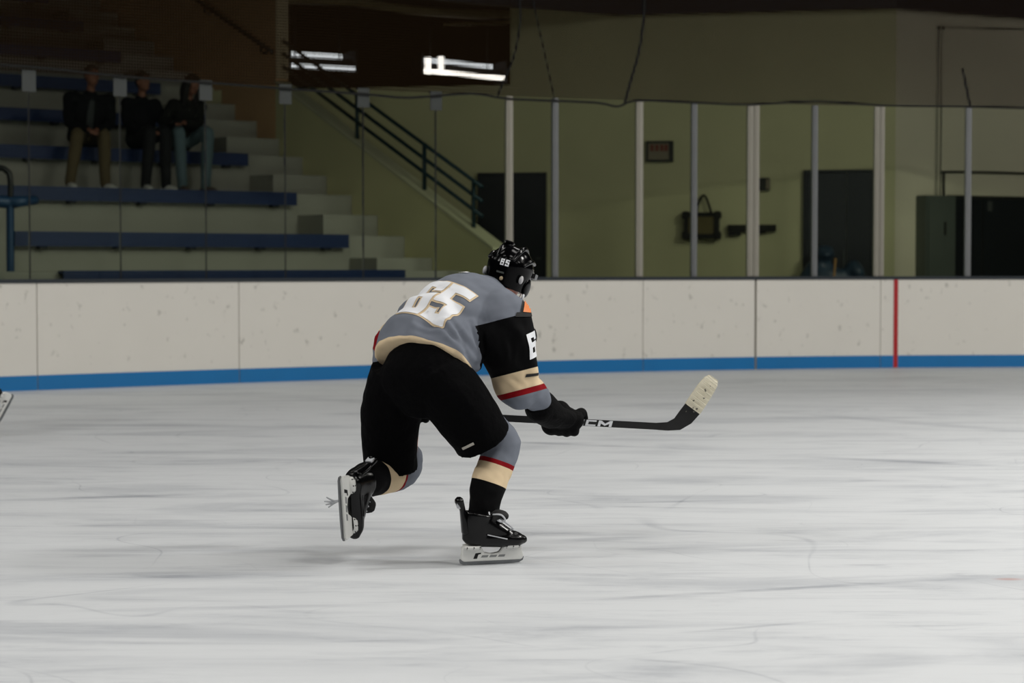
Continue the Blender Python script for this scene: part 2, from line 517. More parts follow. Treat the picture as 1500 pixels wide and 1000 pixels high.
mk('border_cable', Geo().tube([on_boards(p, y, 0.0) for p, y in ((-300, 84), (-85, 90), (48, 98), (180, 112), (305, 121), (421, 130), (535, 138), (600, 143), (690, 137), (748, 145), (870, 150), (905, 156), (932, 147), (1010, 150), (1100, 153), (1195, 148), (1290, 154), (1418, 156), (1560, 160), (1680, 163))], [0.014] * 20, seg=6, sub=3), m_cable, net)
mk('drop_cable', Geo().tube([on_boards(p, y, 0.02) for p, y in ((778, -20), (785, 20), (797, 75), (808, 125), (812, 146))], [0.007] * 5, seg=6), m_cable, net)
mk('drop_cable', Geo().tube([on_boards(p, y, 0.02) for p, y in ((944, -20), (943, 25), (936, 75), (922, 125), (915, 152))], [0.016] * 5, seg=6), m_cable, net)
mk('drop_cable', Geo().tube([on_boards(p, y, 0.02) for p, y in ((760, -20), (762, 30), (752, 85), (733, 130), (729, 142))], [0.011] * 5, seg=6), m_cable, net)
mk('net_strap', Geo().tube([on_boards(p, y, -0.02) for p, y in ((1410, 100), (1415, 125), (1421, 155))], [0.012, 0.016, 0.016], seg=6), m_cable, net)

# ---- back wall with its corner
m_wall = mat('painted_block', lin(188, 184, 144), 0.75, nscale=1.3, namt=0.10, bump=0.15, bscale=30)
m_wall2 = mat('painted_block_right', lin(206, 198, 174), 0.75, nscale=1.3, namt=0.10, bump=0.15, bscale=30)
m_dark = mat('unlit_brown', lin(52, 43, 30), 0.9, namt=0.15)  # shade of the unlit spaces put into the colour
m_navy = mat('navy_steel', lin(14, 22, 40), 0.6, namt=0.15)
m_door = mat('door_navy', lin(9, 15, 22), 0.4, namt=0.12)


def hp(px, Y): return V(((px - 750) / F * Y, Y, 0))


C0 = hp(1310, 27.5); W900 = hp(905, 28.26)
bdir = (W900 - C0).normalized()                # runs left along the back wall
bnor = V((bdir.y, -bdir.x, 0));  bnor = bnor if bnor.y < 0 else -bnor


def wall_at(px, py=None):
    """point of the back wall seen at px"""
    k = (px - 750) / F
    # C0 + s*bdir with x = k*y
    s = (k * C0.y - C0.x) / (bdir.x - k * bdir.y)
    p = C0 + bdir * s
    return p if py is None else P(px, py, p.y)


ZT = 4.85
LEFT = wall_at(300); OPEN_R = wall_at(748); ZO = P(600, 127, wall_at(600).y).z


def wall_seg(g, a, c, z0, z1, th=0.2):
    q = -bnor * th
    g.hexa([a + V((0, 0, z0)), c + V((0, 0, z0)), c + q + V((0, 0, z0)), a + q + V((0, 0, z0)), a + V((0, 0, z1)), c + V((0, 0, z1)), c + q + V((0, 0, z1)), a + q + V((0, 0, z1))])
    return g


g = wall_seg(Geo(), LEFT, OPEN_R, 0.3, ZO); wall_seg(g, OPEN_R, C0, 0.3, 7.5)
tag(mk('wall_back', g, m_wall), 'dim olive painted block wall behind the glass', 'wall', kind='structure')
R1 = hp(1500, 28.65); rdir = (R1 - C0).normalized(); R2 = C0 + rdir * 8
g = Geo(); q = V((-rdir.y, rdir.x, 0)) * 0.2
g.hexa([C0 + V((0, 0, .3)), R2 + V((0, 0, .3)), R2 + q + V((0, 0, .3)), C0 + q + V((0, 0, .3)), C0 + V((0, 0, 7.5)), R2 + V((0, 0, 7.5)), R2 + q + V((0, 0, 7.5)), C0 + q + V((0, 0, 7.5))])
tag(mk('wall_right', g, m_wall2), 'pale olive wall turning away at the right corner', 'wall', kind='structure')
# dark upper room behind the opening
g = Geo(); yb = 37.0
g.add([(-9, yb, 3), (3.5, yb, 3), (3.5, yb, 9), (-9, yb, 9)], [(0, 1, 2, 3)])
tag(mk('wall_recess', g, m_dark), 'dark brown wall, shade in its colour, deep inside the opening behind hanging lamps', 'wall', kind='structure')
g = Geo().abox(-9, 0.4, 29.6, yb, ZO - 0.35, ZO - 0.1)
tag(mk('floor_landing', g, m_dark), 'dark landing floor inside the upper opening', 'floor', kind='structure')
# navy beam over the wall
g = Geo()
bl = [hp(560, 26.6), hp(700, 27.1), hp(905, 28.10), hp(1310, 27.30), hp(1500, 28.45), hp(1700, 29.7)]
zb = [P(560, -8, 26.6).z, P(700, 5, 27.1).z, P(905, 21, 28.1).z, P(1310, 11, 27.3).z, P(1500, 26, 28.45).z, P(1700, 42, 29.7).z]
for i in range(len(bl) - 1):
    a, c = bl[i], bl[i + 1]; q = V((0, 0.16, 0))
    g.hexa([a + V((0, 0, zb[i])), c + V((0, 0, zb[i + 1])), c + q + V((0, 0, zb[i + 1])), a + q + V((0, 0, zb[i])),
            a + V((0, 0, 5.75)), c + V((0, 0, 5.75)), c + q + V((0, 0, 5.75)), a + q + V((0, 0, 5.75))])
tag(mk('trim_1', g, m_navy), 'dark navy beam running along the top of the walls', 'beam', kind='structure')
# unseen low roof set to shade the stands and the concourse, then the high roof of the hall
g = Geo()
lo = []
for i in range(35):
    x = -16 + i; lo.append((x, board_y(x) + 0.9))
for i in range(34):
    (xa, ya), (xb, yb_) = lo[i], lo[i + 1]
    g.hexa([(xa, ya, 5.75), (xb, yb_, 5.75), (xb, 42, 5.75), (xa, 42, 5.75), (xa, ya, 6.1), (xb, yb_, 6.1), (xb, 42, 6.1), (xa, 42, 6.1)])
g.abox(-16, 18, -8, 42, 9.2, 9.4)
tag(mk('ceiling', g, mat('ceiling_dark', lin(40, 42, 44), 0.9)), 'dark roof over the rink, with an unseen low roof added to shade the stands', 'ceiling', kind='structure')


# ---- doors on the back wall
def wall_box(g, px0, px1, z0, z1, off, th):
    a = wall_at(px0) + bnor * off; c = wall_at(px1) + bnor * off; q = bnor * th
    return g.hexa([a + V((0, 0, z0)), c + V((0, 0, z0)), c + q + V((0, 0, z0)), a + q + V((0, 0, z0)), a + V((0, 0, z1)), c + V((0, 0, z1)), c + q + V((0, 0, z1)), a + q + V((0, 0, z1))])


for name, p0, p1, ptop, lab in (('door_1', 701, 801, 253, 'dark navy door beside the foot of the stairs'), ('door_2', 1176, 1279, 249, 'dark navy double door between the glass posts')):
    zt = P((p0 + p1) / 2, ptop, wall_at((p0 + p1) / 2).y).z
    d = empty(name, wall_at((p0 + p1) / 2) + V((0, 0, 0.35))); tag(d, lab, 'door', kind='structure')
    fr = Geo(); wall_box(fr, p0, p0 + 3, 0.35, zt, 0.001, 0.07); wall_box(fr, p1 - 3, p1, 0.35, zt, 0.001, 0.07); wall_box(fr, p0, p1, zt - 0.03, zt, 0.001, 0.07)
    mk('door_frame', fr, m_door, d)
    if name == 'door_1':
        lf = mk('door_leaf', wall_box(Geo(), p0 + 3.3, p1 - 3.3, 0.36, zt - 0.032, 0.005, 0.04), m_door, d)
        mk('door_handle', wall_box(Geo(), p1 - 14, p1 - 8, 1.38, 1.41, 0.046, 0.05), m_clip, d)
    else:
        pm = (p0 + p1) / 2 + 12
        mk('door_leaf', wall_box(Geo(), p0 + 3.3, pm - 0.3, 0.36, zt - 0.032, 0.005, 0.04), m_door, d)
        mk('door_leaf', wall_box(Geo(), pm + 0.3, p1 - 3.3, 0.36, zt - 0.032, 0.005, 0.04), m_door, d)
        mk('door_handle', wall_box(Geo(), pm - 5, pm - 3, 1.25, 1.5, 0.046, 0.05), m_clip, d)

# ================================================================== STANDS
ANG = math.radians(38)
BU = V((math.cos(ANG), math.sin(ANG), 0)); BV = V((-math.sin(ANG), math.cos(ANG), 0))
E1 = P(512, 343.5, 25.2); Z1 = E1.z; E1 = V((E1.x, E1.y, 0))
RUN = 1.23; RISE = 0.56


def B(a, b, z):   # a: metres to the left of the bench ends, b: metres up the stand
    return E1 - BU * a + BV * b + V((0, 0, z))


def bbox(g, a0, a1, b0, b1, z0, z1):
    return g.hexa([B(a1, b0, z0), B(a0, b0, z0), B(a0, b1, z0), B(a1, b1, z0), B(a1, b0, z1), B(a0, b0, z1), B(a0, b1, z1), B(a1, b1, z1)])


m_conc = mat('tier_concrete', lin(158, 157, 146), 0.85, nscale=1.2, namt=0.12, bump=0.2, bscale=25)
m_bench = mat('bench_blue', lin(8, 38, 84), 0.45, nscale=2, namt=0.12)
m_brk = mat('bench_bracket', lin(30, 32, 34), 0.6)
stand = empty('floor_stand', B(0, 0, 0.3)); tag(stand, 'stepped concrete tiers of the spectator stand at left', 'stand', kind='structure')


def zk(k): return Z1 + (k - 1) * RISE if k > 0 else 1.25


WALLA = -0.85      # plane of the stair wall
for k in range(0, 10):
    mk('tier', bbox(Geo(), 0.0 if k else 0.02, 14, (k - 1) * RUN, 9 * RUN, 0.3 if k < 2 else zk(k - 1) - 0.05, zk(k) - 0.015), m_conc, stand)
for k in range(0, 10):
    z = zk(k)
    b0 = (k - 1) * RUN
    zl = zk(k) - (RISE if k else 0.5)
    mk('stair_step', bbox(Geo(), WALLA + 0.002, -0.002, b0, 9 * RUN, max(0.3, zl - 0.3), z - 0.015), m_conc, stand)
    mk('stair_step', bbox(Geo(), WALLA + 0.002, -0.002, b0 - RUN / 2, b0 - 0.001, max(0.3, zl - 0.3), (z + zl) / 2 - 0.015), m_conc, stand)
places = ['nearest the ice behind the boards', 'second row up from the boards', 'below the feet of the three spectators', 'with three spectators sitting on it', 'directly behind the three spectators',
          'second row behind the spectators', 'third row behind the spectators', 'near the top left corner', 'highest row at the top left', 'last row']
for k in range(0, 9):
    z = zk(k); b0 = (k - 1) * RUN
    al = {0: 4.55, 1: 4.55}.get(k, 9.0)
    bn = empty('bench', B(al / 2, b0, z)); tag(bn, 'long blue bench plank on the stand, ' + places[k], 'bench', 'blue benches of the stand')
    mk('seat_plank', bbox(Geo(), 0.10, al, b0 - 0.14, b0 - 0.002, z - 0.034, z - 0.002), m_bench, bn)
    mk('front_skirt', bbox(Geo(), 0.10, al, b0 - 0.14, b0 - 0.115, z - 0.17, z - 0.035), m_bench, bn)
    for j in range(int(al / 0.95) + 1):
        a = 0.35 + j * 0.95
        if a < al: mk('bracket', bbox(Geo(), a, a + 0.09, b0 - 0.11, b0 - 0.003, z - 0.20, z - 0.02), m_brk, bn)
# stair wall: sloping parapet, then the tall wall with its lit end
m_para = mat('parapet_paint', lin(218, 213, 164), 0.7, nscale=1.2, namt=0.07)
m_brown = mat('brown_block', lin(225, 182, 135), 0.8, nscale=1.5, namt=0.1, bump=0.15, bscale=30)


def solve_b(px, a):    # where the stair wall plane is seen at px
    k = (px - 750) / F; o_ = B(a, 0, 0)
    return (k * o_.y - o_.x) / (BV.x - k * BV.y)


bA = solve_b(722, WALLA); bB = solve_b(405, WALLA)
zA = P(722, 362, B(WALLA, bA, 0).y).z; zB = P(430, 137, B(WALLA, solve_b(430, WALLA), 0).y).z
zB = zA + (zB - zA) * (bB - bA) / (solve_b(430, WALLA) - bA)
par = empty('wall_stair', B(WALLA - 0.1, bA, 0.3)); tag(par, 'sloping olive parapet wall beside the stand stairs', 'wall', kind='structure')
a0, a1 = WALLA, WALLA - 0.20


def slope_prism(g, a0, a1, b0, b1, zb0, zb1, zt0, zt1):
    return g.hexa([B(a0, b0, zb0), B(a1, b0, zb0), B(a1, b1, zb1), B(a0, b1, zb1), B(a0, b0, zt0), B(a1, b0, zt0), B(a1, b1, zt1), B(a0, b1, zt1)])


mk('parapet', slope_prism(Geo(), a0, a1, bA, bB - 0.001, 0.3, 0.3, zA - 0.04, zB - 0.04), m_para, par)
mk('parapet_cap', slope_prism(Geo(), a0 + 0.015, a1 - 0.015, bA - 0.015, bB - 0.001, zA - 0.039, zB - 0.039, zA, zB), mat('cap_paint', lin(196, 194, 160), 0.6), par)
g = bbox(Geo(), a1, a0, bB, 12.5, 0.3, 7.5)
tag(mk('wall_stand_side', g, m_brown), 'tall brown block wall beside the upper stairs ending in a pale edge', 'wall', kind='structure')
g = bbox(Geo(), a1 - 0.004, a0 + 0.004, bB - 0.035, bB - 0.002, zB + 0.02, 7.5)  # lit look of the wall's end face put into a pale strip
tag(mk('trim_2', g, mat('lit_edge', lin(186, 170, 138), 0.6)), 'end face of the brown wall, its light painted as a pale edge', 'wall edge', kind='structure')
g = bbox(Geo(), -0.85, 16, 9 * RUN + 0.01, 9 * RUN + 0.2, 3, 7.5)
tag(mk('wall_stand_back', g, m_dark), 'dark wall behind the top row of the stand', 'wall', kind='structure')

# railing on the parapet
m_rail = mat('rail_teal', lin(20, 48, 56), 0.4, 0.2)
rail = empty('stair_railing', B(WALLA - 0.1, bA, zA)); tag(rail, 'dark teal three-bar stair railing standing on the sloping parapet', 'railing')


def cap_z(b): return zA + (zB - zA) * (b - bA) / (bB - bA)


ac = WALLA - 0.1
for hgt in (0.22, 0.40, 0.58):
    b0, b1 = bA + 0.35, bB - 0.06
    mk('rail_bar', Geo().tube([B(ac, b0, cap_z(b0) + hgt), B(ac, b1, cap_z(b1) + hgt)], [0.025] * 2, seg=10), m_rail, rail, True)
for px in (524, 622, 694):
    b = solve_b(px, ac)
    if b > bB - 0.1: b = bB - 0.12
    mk('rail_post', Geo().tube([B(ac, b, cap_z(b) - 0.002), B(ac, b, cap_z(b) + 0.60)], [0.028] * 2, seg=10), m_rail, rail, True)
# handrail fixed to the brown wall
m_hand = mat('handrail_black', lin(16, 18, 20), 0.4)
ah = WALLA + 0.09
hr = empty('wall_handrail', B(ah, bB, 4)); tag(hr, 'black sloping handrail fixed to the brown wall', 'handrail')
bh0 = solve_b(400, ah); zh0 = P(400, 76, B(ah, bh0, 0).y).z; bh1 = solve_b(292, ah); zh1 = P(292, 0, B(ah, bh1, 0).y).z
sl = (zh1 - zh0) / (bh1 - bh0); bh2 = bh1 + 3
mk('handrail_bar', Geo().tube([B(ah, bh0, zh0), B(ah, bh2, zh0 + sl * (bh2 - bh0))], [0.036] * 2, seg=10), m_hand, hr, True)
for bb in (bh0 + 0.28, bh0 + 1.9, bh0 + 3.5):
    z = zh0 + sl * (bb - bh0)
    mk('bracket', Geo().tube([B(ah, bb, z - 0.02), B(ah, bb, z - 0.10), B(WALLA + 0.001, bb, z - 0.12)], [0.018] * 3, seg=8), m_hand, hr, True)
# blue aisle rail at the left edge
m_arail = mat('aisle_rail_blue', lin(34, 66, 100), 0.4, 0.1)
Ya = 21.9
ar = empty('aisle_rail', P(14, 420, Ya)); tag(ar, 'blue bent pipe aisle rail at the left edge of the stand', 'railing')
bot = P(15, 410, Ya); bot.z = 0.36
mk('rail_post', Geo().tube([bot, P(15, 330, Ya), P(15, 300, Ya)], [0.045] * 3, seg=10), m_arail, ar, True)
mk('rail_bar', Geo().tube([P(52, 293, Ya + .2), P(30, 295, Ya), P(12, 296, Ya), P(-30, 292, Ya - .2), P(-120, 286, Ya - .5)], [0.05, 0.06, 0.07, 0.06, 0.05], seg=10), m_arail, ar, True)
mk('rail_bend', Geo().tube([P(15, 300, Ya), P(15, 262, Ya), P(9, 250, Ya), P(-10, 245, Ya), P(-120, 240, Ya)], [0.034] * 5, seg=10), m_hand, ar, True)

# ================================================================== THINGS BEHIND THE GLASS
# hanging fluorescent lamps in the upper opening
m_tube = mat('tube_glow', (1, 1, 1), 0.4, namt=0, emit=0.95, ecol=(0.93, 0.98, 1.0))
m_tube2 = mat('tube_glow_warm', (1, 1, 1), 0.4, namt=0, emit=2.2, ecol=(1.0, 0.95, 0.86))
m_hous = mat('lamp_housing', lin(22, 23, 24), 0.8)
for (x0, y0, x1, y1, lab, mtb, gap) in ((424, 96, 519, 101, 'twin tube fluorescent lamp hanging beside the pale wall edge', m_tube, 21), (619, 103, 739, 115, 'twin tube fluorescent lamp hanging nearer the safety net cable', m_tube2, 20)):
    Yl = 32.0; A = P(x0, y0, Yl); C = P(x1, y1, Yl + 0.5); d = (C - A).normalized(); nn = V((-d.y, d.x, 0)).normalized(); up = V((0, 0, 1))
    ln = (C - A).length; dz = gap / F * Yl
    lp = empty('fluorescent_lamp', (A + C) / 2 + up * 0.3); tag(lp, lab, 'lamp', 'hanging fluorescent lamps')
    mid = (A + C) / 2
    mk('lamp_housing', Geo().box(mid + nn * 0.22 + up * (dz * 0.55), d, nn, up, ln / 2, 0.05, 0.035), m_hous, lp)
    mk('fluorescent_tube', Geo().tube([A, C], [0.036] * 2, seg=10), mtb, lp, True)
    mk('fluorescent_tube', Geo().tube([A + up * dz + nn * 0.45 + d * 0.12, C + up * dz + nn * 0.45 - d * 0.05], [0.045] * 2, seg=10), m_tube, lp, True)
    for e in (A - d * 0.02, C + d * 0.02):
        mk('end_cap', Geo().box(e + nn * 0.22 + up * dz / 2, d, nn, up, 0.015, 0.30, dz / 2 + 0.07), m_hous, lp)
    for s in (0.15, 0.85):
        q_ = A + (C - A) * s + nn * 0.22 + up * (dz * 0.55 + 0.03)
        mk('hanger_rod', Geo().tube([q_, q_ + up * (5.75 - q_.z)], [0.012] * 2, seg=6), m_hous, lp, True)
if True:
    q_ = P(627, 96, 31.9); mk('guard_glow', Geo().box(q_, (1, 0, 0), (0, 1, 0), (0, 0, 1), 0.05, 0.02, 0.13), m_tube2, lp)  # guards are given the tube glow, though they are no lamps
    q_ = P(646, 95, 31.9); mk('guard_glow', Geo().box(q_, (1, 0, 0), (0, 1, 0), (0, 0, 1), 0.05, 0.02, 0.13), m_tube2, lp)
# pale duct across the top of the opening
m_duct = mat('duct_paint', lin(176, 164, 124), 0.6)
dk = empty('ceiling_duct', P(580, 8, 31)); tag(dk, 'pale bent duct across the top of the dark opening', 'duct')
mk('duct_run', Geo().tube([P(330, -6, 31), P(430, -1, 31), P(520, 3, 31), (P(600, 14, 31)), P(680, 20, 31), P(735, 21, 31)], [(0.07, 0.09)] * 6, seg=12), m_duct, dk, True)
mk('duct_bend', Geo().tube([P(735, 21, 31), P(752, 22, 31), P(757, 27, 31), P(748, 32, 31), P(715, 34, 31), P(650, 36, 31)], [0.06, 0.05, 0.04, 0.035, 0.03, 0.025], seg=10), m_duct, dk, True)


def wall_obj(px, py, off=0.0):
    return wall_at(px, py) + bnor * off


upv = V((0, 0, 1)); rt = -bdir
# framed notice beside the tall post
m_frame = mat('frame_dark', lin(34, 34, 26), 0.6); m_paper = mat('notice_panel', lin(122, 112, 92), 0.7); m_rtxt = mat('notice_print', lin(110, 54, 38), 0.7)
sg = empty('wall_notice', wall_obj(966, 222)); tag(sg, 'small dark framed notice with faded red print on the back wall', 'sign')
c = wall_obj(966, 222, 0.03)
mk('notice_panel', Geo().box(c, rt, bnor, upv, 0.155, 0.02, 0.12), m_paper, sg)
fr = Geo()
for sx in (-1, 1): fr.box(c + rt * (0.17 * sx), rt, bnor, upv, 0.016 if sx < 0 else 0.03, 0.03, 0.145)
for sz in (-1, 1): fr.box(c + upv * (0.13 * sz), rt, bnor, upv, 0.155, 0.03, 0.016)
mk('notice_frame', fr, m_frame, sg)
pr = Geo()
for i, xx in enumerate((-0.10, -0.03, 0.04, 0.10)):
    pr.box(c + rt * xx + upv * 0.05 + bnor * 0.021, rt, bnor, upv, 0.024, 0.002, 0.045)
mk('notice_print', pr, m_rtxt, sg)
# control box
c = wall_obj(1120, 270, 0.04)
cb = empty('control_box', c - bnor * 0.04); tag(cb, 'small dark control box on the wall beside the wide post', 'control box')
mk('box_body', Geo().box(c, rt, bnor, upv, 0.075, 0.035, 0.09), m_frame, cb, bevel=0.01)
mk('box_cover', Geo().box(c + bnor * 0.04 + rt * 0.055, rt, bnor, upv, 0.03, 0.006, 0.07), m_paper, cb)
# hanging carry frame with a looped handle
m_bag = mat('bag_dark', lin(24, 22, 14), 0.8); m_bagp = mat('bag_panel', lin(94, 84, 48), 0.8)
c = wall_obj(1029, 330, 0.10)
bg = empty('tool_bag', wall_obj(1029, 352, 0.1)); tag(bg, 'dark cornered tool bag with looped handle hanging on the wall', 'bag')
mk('bag_panel', Geo().box(c, rt, bnor, upv, 0.20, 0.07, 0.155), m_bagp, bg, bevel=0.02)
e = Geo()
for sz in (-1, 1): e.box(c + upv * 0.15 * sz, rt, bnor, upv, 0.22, 0.085, 0.028)
for sx in (-1, 1): e.box(c + rt * 0.21 * sx, rt, bnor, upv, 0.032, 0.085, 0.15)
mk('bag_frame', e, m_bag, bg)
for sx in (-1, 1):
    for sz in (-1, 1): mk('bag_corner', Geo().box(c + rt * 0.22 * sx + upv * 0.14 * sz, rt, bnor, upv, 0.05, 0.095, 0.055), m_bag, bg, bevel=0.015)
mk('bag_handle', Geo().tube([c + rt * -0.07 + upv * 0.15, c + rt * -0.06 + upv * 0.27, c + rt * 0.0 + upv * 0.40, c + rt * 0.05 + upv * 0.40, c + rt * 0.10 + upv * 0.28, c + rt * 0.14 + upv * 0.15], [0.018] * 6, seg=8), m_bag, bg, True)
# coat hook rail
c = wall_obj(1102, 334, 0.05)
sh = empty('hook_rail', c - bnor * 0.05); tag(sh, 'dark hook rail shelf fixed low on the back wall', 'shelf')
mk('rail_board', Geo().box(c, rt, bnor, upv, 0.335, 0.045, 0.045), m_bag, sh)
mk('rail_bracket', Geo().box(c - rt * 0.24 - upv * 0.075, rt, bnor, upv, 0.085, 0.04, 0.028), m_bag, sh)
mk('rail_bracket', Geo().box(c + rt * 0.14 - upv * 0.06, rt, bnor, upv, 0.05, 0.04, 0.012), m_bag, sh)
# right-hand wall: cabinet, dark doorway, conduits


def rwall(px, py, off=0.0):
    k = (px - 750) / F; s = (k * C0.y - C0.x) / (rdir.x - k * rdir.y); p = C0 + rdir * s
    return P(px, py, p.y) + V((rdir.y, -rdir.x, 0)) * off


rn = V((rdir.y, -rdir.x, 0))
d3 = empty('door_3', rwall(1450, 290)); tag(d3, 'wide dark doorway at the right edge behind the glass', 'door', kind='structure')


def rbox(g, p0, p1, z0, z1, o0, o1):
    a = rwall(p0, 300); c = rwall(p1, 300); a.z = c.z = 0
    return g.hexa([a + rn * o0 + V((0, 0, z0)), c + rn * o0 + V((0, 0, z0)), c + rn * o1 + V((0, 0, z0)), a + rn * o1 + V((0, 0, z0)),
                   a + rn * o0 + V((0, 0, z1)), c + rn * o0 + V((0, 0, z1)), c + rn * o1 + V((0, 0, z1)), a + rn * o1 + V((0, 0, z1))])


zd = rwall(1440, 289).z
mk('door_leaf', rbox(Geo(), 1388, 1436, 0.36, zd - 0.02, 0.002, 0.04), mat('door_black', lin(16, 20, 22), 0.5), d3)
mk('door_leaf', rbox(Geo(), 1438, 1530, 0.36, zd - 0.02, 0.002, 0.04), mat('door_black', lin(16, 20, 22), 0.5), d3)
mk('door_frame', rbox(Geo(), 1386, 1540, zd - 0.018, zd + 0.02, 0.002, 0.05), m_frame, d3)
mk('door_plate', Geo().box(rwall(1392, 326, 0.045), rdir, rn, upv, 0.03, 0.004, 0.05), m_clip, d3)
mk('door_plate', Geo().box(rwall(1447, 302, 0.045), rdir, rn, upv, 0.04, 0.004, 0.07), mat('plate_dull', lin(64, 66, 62), 0.6), d3)
zc = rwall(1362, 287).z
cabp = rwall(1362, 300, 0.12); cabp.z = 0.35
cab = empty('electrical_cabinet', cabp); tag(cab, 'grey green metal cabinet standing beside the dark doorway', 'cabinet')
m_cab = mat('cabinet_green', lin(80, 86, 78), 0.5)
mk('cabinet_body', rbox(Geo(), 1341, 1385, 0.35, zc, 0.003, 0.22), m_cab, cab, bevel=0.01)
mk('cabinet_door', rbox(Geo(), 1344, 1382, 0.45, zc - 0.05, 0.222, 0.24), m_cab, cab, bevel=0.006)
mk('cabinet_handle', Geo().box(rwall(1367, 335, 0.25), rdir, rn, upv, 0.012, 0.012, 0.09), m_frame, cab)
cd = empty('wall_conduit', rwall(1373, 200)); tag(cd, 'thin double conduit pipe running up the right wall from the cabinet', 'pipe')
for off in (0, 6):
    mk('conduit_pipe', Geo().tube([rwall(1368 + off, 286, 0.05), rwall(1371 + off, 60, 0.05), rwall(1374 + off, 44, 0.05), rwall(1385 + off, 40, 0.05), rwall(1560, 46, 0.05)], [0.007] * 5, seg=6), m_cab, cd, True)
cd = empty('wall_pipe', rwall(1440, 253)); tag(cd, 'thin dark pipe running level above the dark doorway', 'pipe')
mk('pipe_run', Geo().tube([rwall(1380, 287, 0.04), rwall(1380, 256, 0.04), rwall(1383, 252, 0.04), rwall(1460, 253, 0.04), rwall(1560, 256, 0.04)], [0.016] * 5, seg=8), m_frame, cd, True)
# leaning broom and heap of bags before the double door
bp0 = wall_obj(1222, 395, 1.0); bp0.z = 0.36
bt = P(1224, 378, bp0.y)
br = empty('broom', bp0); tag(br, 'broom with a tan wooden handle standing before the double door', 'broom')
mk('broom_handle', Geo().tube([bp0 + V((-.02, 0, 0.08)), bt], [0.017] * 2, seg=8), mat('broom_wood', lin(150, 112, 66), 0.6), br, True)
mk('broom_head', Geo().box(bp0 + V((-.02, 0, 0.06)), (1, 0, 0), (0, 1, 0), upv, 0.15, 0.03, 0.06), m_bag, br, bevel=0.01)
m_sack = mat('sack_blue', lin(44, 60, 76), 0.5, nscale=6, namt=0.4)
kc = wall_obj(1232, 392, 0.35); kc.z = 0.35
g = Geo()
for (dx, dz, r) in ((-0.28, 0.75, 0.28), (-0.05, 0.6, 0.30), (0.25, 0.5, 0.30), (-0.3, 0.3, 0.3), (0.0, 0.25, 0.32), (0.28, 0.25, 0.3), (-0.22, 1.1, 0.13), (0.2, 0.85, 0.15)):
    g.ball(kc + V((dx, 0, dz)), (r, 0.24, r))
o, _ = fuse('bag_heap', g, 0.04, 2, m_sack, None, lambda p, n: 0.05 * noise.noise(p * 5))
tag(o, 'dark blue heap of bags piled in front of the double door', 'bags')

# ================================================================== THE SKATER
m_skin = mat('skin', lin(176, 112, 92), 0.55, nscale=20, namt=0.06)
m_blk = mat('pants_black', lin(5, 5, 6), 0.9, spec=0.06, nscale=12, namt=0.15, bump=0.25, bscale=45)
m_glove = mat('glove_black', lin(5, 5, 6), 0.8, spec=0.1, nscale=20, namt=0.2, bump=0.3, bscale=70)
m_boot = mat('boot_black', lin(4, 4, 5), 0.22, spec=0.28, namt=0.1)
m_helm = mat('helmet_black', lin(4, 4, 5), 0.15, spec=0.10, namt=0.05)
m_helm2 = mat('helmet_rib_black', lin(5, 5, 6), 0.15, spec=0.25, namt=0.05)
m_white = mat('print_white', lin(226, 228, 232), 0.55, nscale=10, namt=0.03)
m_beige = mat('print_beige', lin(214, 192, 158), 0.7, namt=0.04)
m_holder = mat('holder_white', lin(222, 222, 218), 0.35, nscale=25, namt=0.04)
m_steel = mat('blade_steel', lin(120, 122, 124), 0.3, 0.9, nscale=30, namt=0.2)
m_lace = mat('lace_grey', lin(186, 188, 192), 0.7)
m_rubber = mat('rubber_black', lin(10, 10, 11), 0.8)
m_orange = mat('crest_orange', lin(222, 128, 66), 0.6)
m_wire = mat('cage_wire', lin(196, 198, 200), 0.3, 0.6)

base = G(719, 826)
SK = empty('person', base)
tag(SK, 'hockey skater in grey and black jersey number 65 leaning forward with stick held out', 'person')

HD = V((0.72, 0.69, 0)).normalized()            # where the body is heading
SR = V((HD.y, -HD.x, 0))                        # the skater's right


def PP(lst): return [P(*q) for q in lst]


GREY = lin(112, 117, 127); BLK = lin(4, 4, 5); BEI = lin(216, 194, 160); RED = lin(128, 14, 22)


